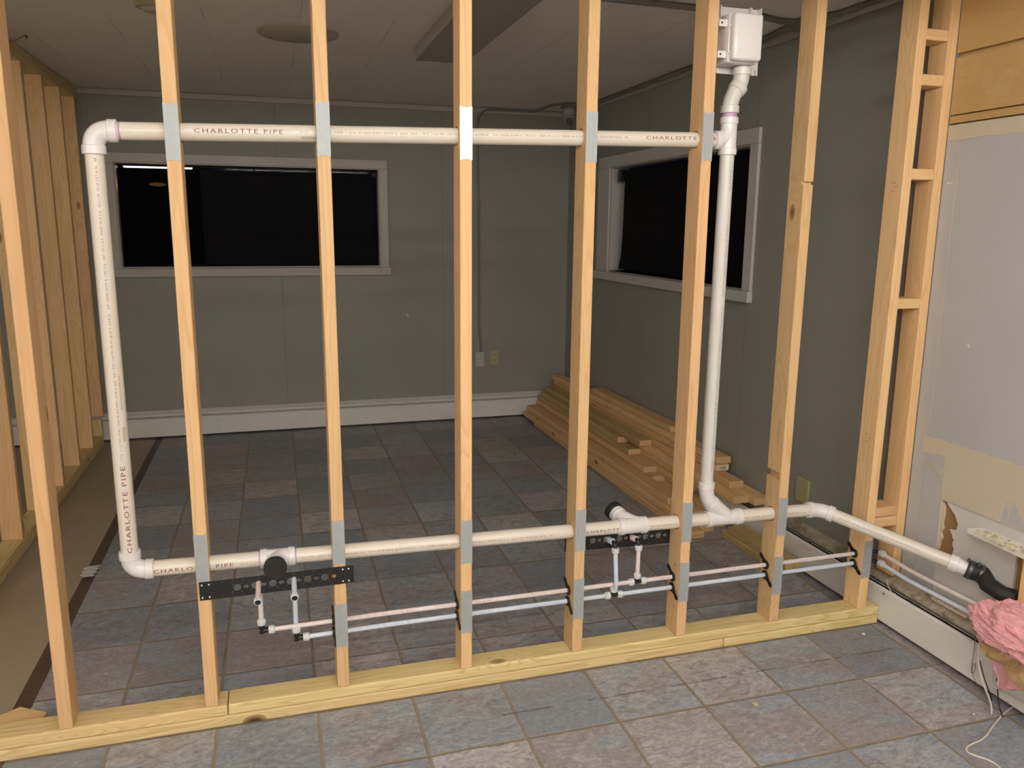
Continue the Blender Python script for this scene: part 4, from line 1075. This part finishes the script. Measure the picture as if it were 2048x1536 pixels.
def cable(name, pts, r, mat, label, cat='cable'):
    cu = bpy.data.curves.new('c', 'CURVE'); cu.dimensions = '3D'; sp = cu.splines.new('NURBS'); sp.points.add(len(pts)-1)
    for p, q in zip(sp.points, pts): p.co = (*q, 1)
    sp.use_endpoint_u = True; sp.order_u = 4; cu.resolution_u = 10; cu.bevel_depth = r; cu.bevel_resolution = 4; cu.use_fill_caps = True
    o = bpy.data.objects.new(name, cu); C.objects.link(o); bpy.context.view_layer.update()
    me = bpy.data.meshes.new_from_object(o.evaluated_get(bpy.context.evaluated_depsgraph_get())); bpy.data.objects.remove(o)
    me.materials.clear(); me.materials.append(mat)
    for p in me.polygons: p.use_smooth = True
    ob = bpy.data.objects.new(name, me); C.objects.link(ob)
    if label: tag(ob, label, cat)
    return ob
cable('cable', [(2.905, -.58, .20), (2.915, -.54, .12), (2.925, -.538, .035), (2.925, -.591, .054), (2.925, -.631, .059), (2.93, -.675, .05), (2.98, -.65, .02), (3.0, -.60, .004), (2.948, -.603, .003), (2.861, -.641, .003), (2.79, -.676, .003), (2.715, -.719, .003), (2.655, -.722, .003), (2.612, -.742, .003), (2.625, -.772, .003), (2.657, -.800, .003), (2.654, -.840, .003), (2.62, -.95, .003)], .0026, M_cable_w, 'thin white cable curling over the tiles at lower right', 'cable')
cable('electrical_wire', [(2.900, -.50, .19), (2.904, -.494, .146), (2.904, -.502, .11), (2.900, -.524, .066), (2.892, -.562, .035), (2.87, -.602, .022), (2.845, -.624, .010)], .0030, M_cable_w, 'white insulated wire end hanging from the pink insulation', 'wire')
cable('electrical_wire', [(2.912, -.500, .12), (2.912, -.515, .085), (2.910, -.535, .055), (2.898, -.568, .036), (2.884, -.587, .026)], .0020, M_black, 'black insulated wire beside the hanging white wire end', 'wire')
cable('electrical_wire', [(2.905, -.575, .10), (2.895, -.60, .05), (2.880, -.611, .028), (2.872, -.644, .006)], .0022, M_black, 'second black wire reaching down to the tiles', 'wire')
cable('electrical_wire', [(2.93, -.455, .19), (2.928, -.46, .13), (2.925, -.456, .063), (2.925, -.466, .040), (2.925, -.478, .075), (2.925, -.470, .098), (2.925, -.458, .07), (2.925, -.470, .035), (2.925, -.492, .023)], .0012, M_conduit, 'thin grey wire looped against the heater front', 'wire')
# small litter on the tiles
for k, (x, y, r, m, lb) in enumerate(((2.02, -.69, .006, M_debris, 'small yellow plaster chip on a foreground tile'), (2.14, -.355, .012, M_beige, 'flat olive crumb on the grout line of the near floor'), (2.82, -.06, .007, M_ledge, 'white chip on the floor beside the heater and plate'),
        (2.68, -.49, .003, M_ledge, 'tiny white crumb on the tiles by the heater, left one'), (2.75, -.50, .003, M_ledge, 'tiny white crumb on the tiles by the heater, right one'), (2.80, -.60, .004, M_ledge, 'white crumb beside the curling cable'))):
    b = B(); bmesh.ops.create_icosphere(b, subdivisions=2, radius=r); jitter(b, r*.25)
    for v in b.verts: v.co.z = max(-r*.3, v.co.z*.4)
    bmesh.ops.translate(b, verts=b.verts, vec=(x, y, r*.3+.0005)); tag(finish('plaster_chip', b, m, None, (x, y, 0)), lb, 'debris')
b = B()
n_ = 10; P = [[b.verts.new((-.178+.05*(i/n_-.5)+.012*math.sin(j*2.1), 1.36+.12*(j/n_-.5), .006+.010*abs(math.sin(i*1.7+j*1.3)))) for j in range(n_+1)] for i in range(n_+1)]
for i in range(n_):
    for j in range(n_): b.faces.new((P[i][j], P[i+1][j], P[i+1][j+1], P[i][j+1]))
b.normal_update(); bmesh.ops.solidify(b, geom=b.faces[:], thickness=.001)
tag(finish('paper_scrap', b, M_greyplate, None, (-.178, 1.36, 0)), 'crumpled grey scrap lying on the dark strip of floor', 'debris')
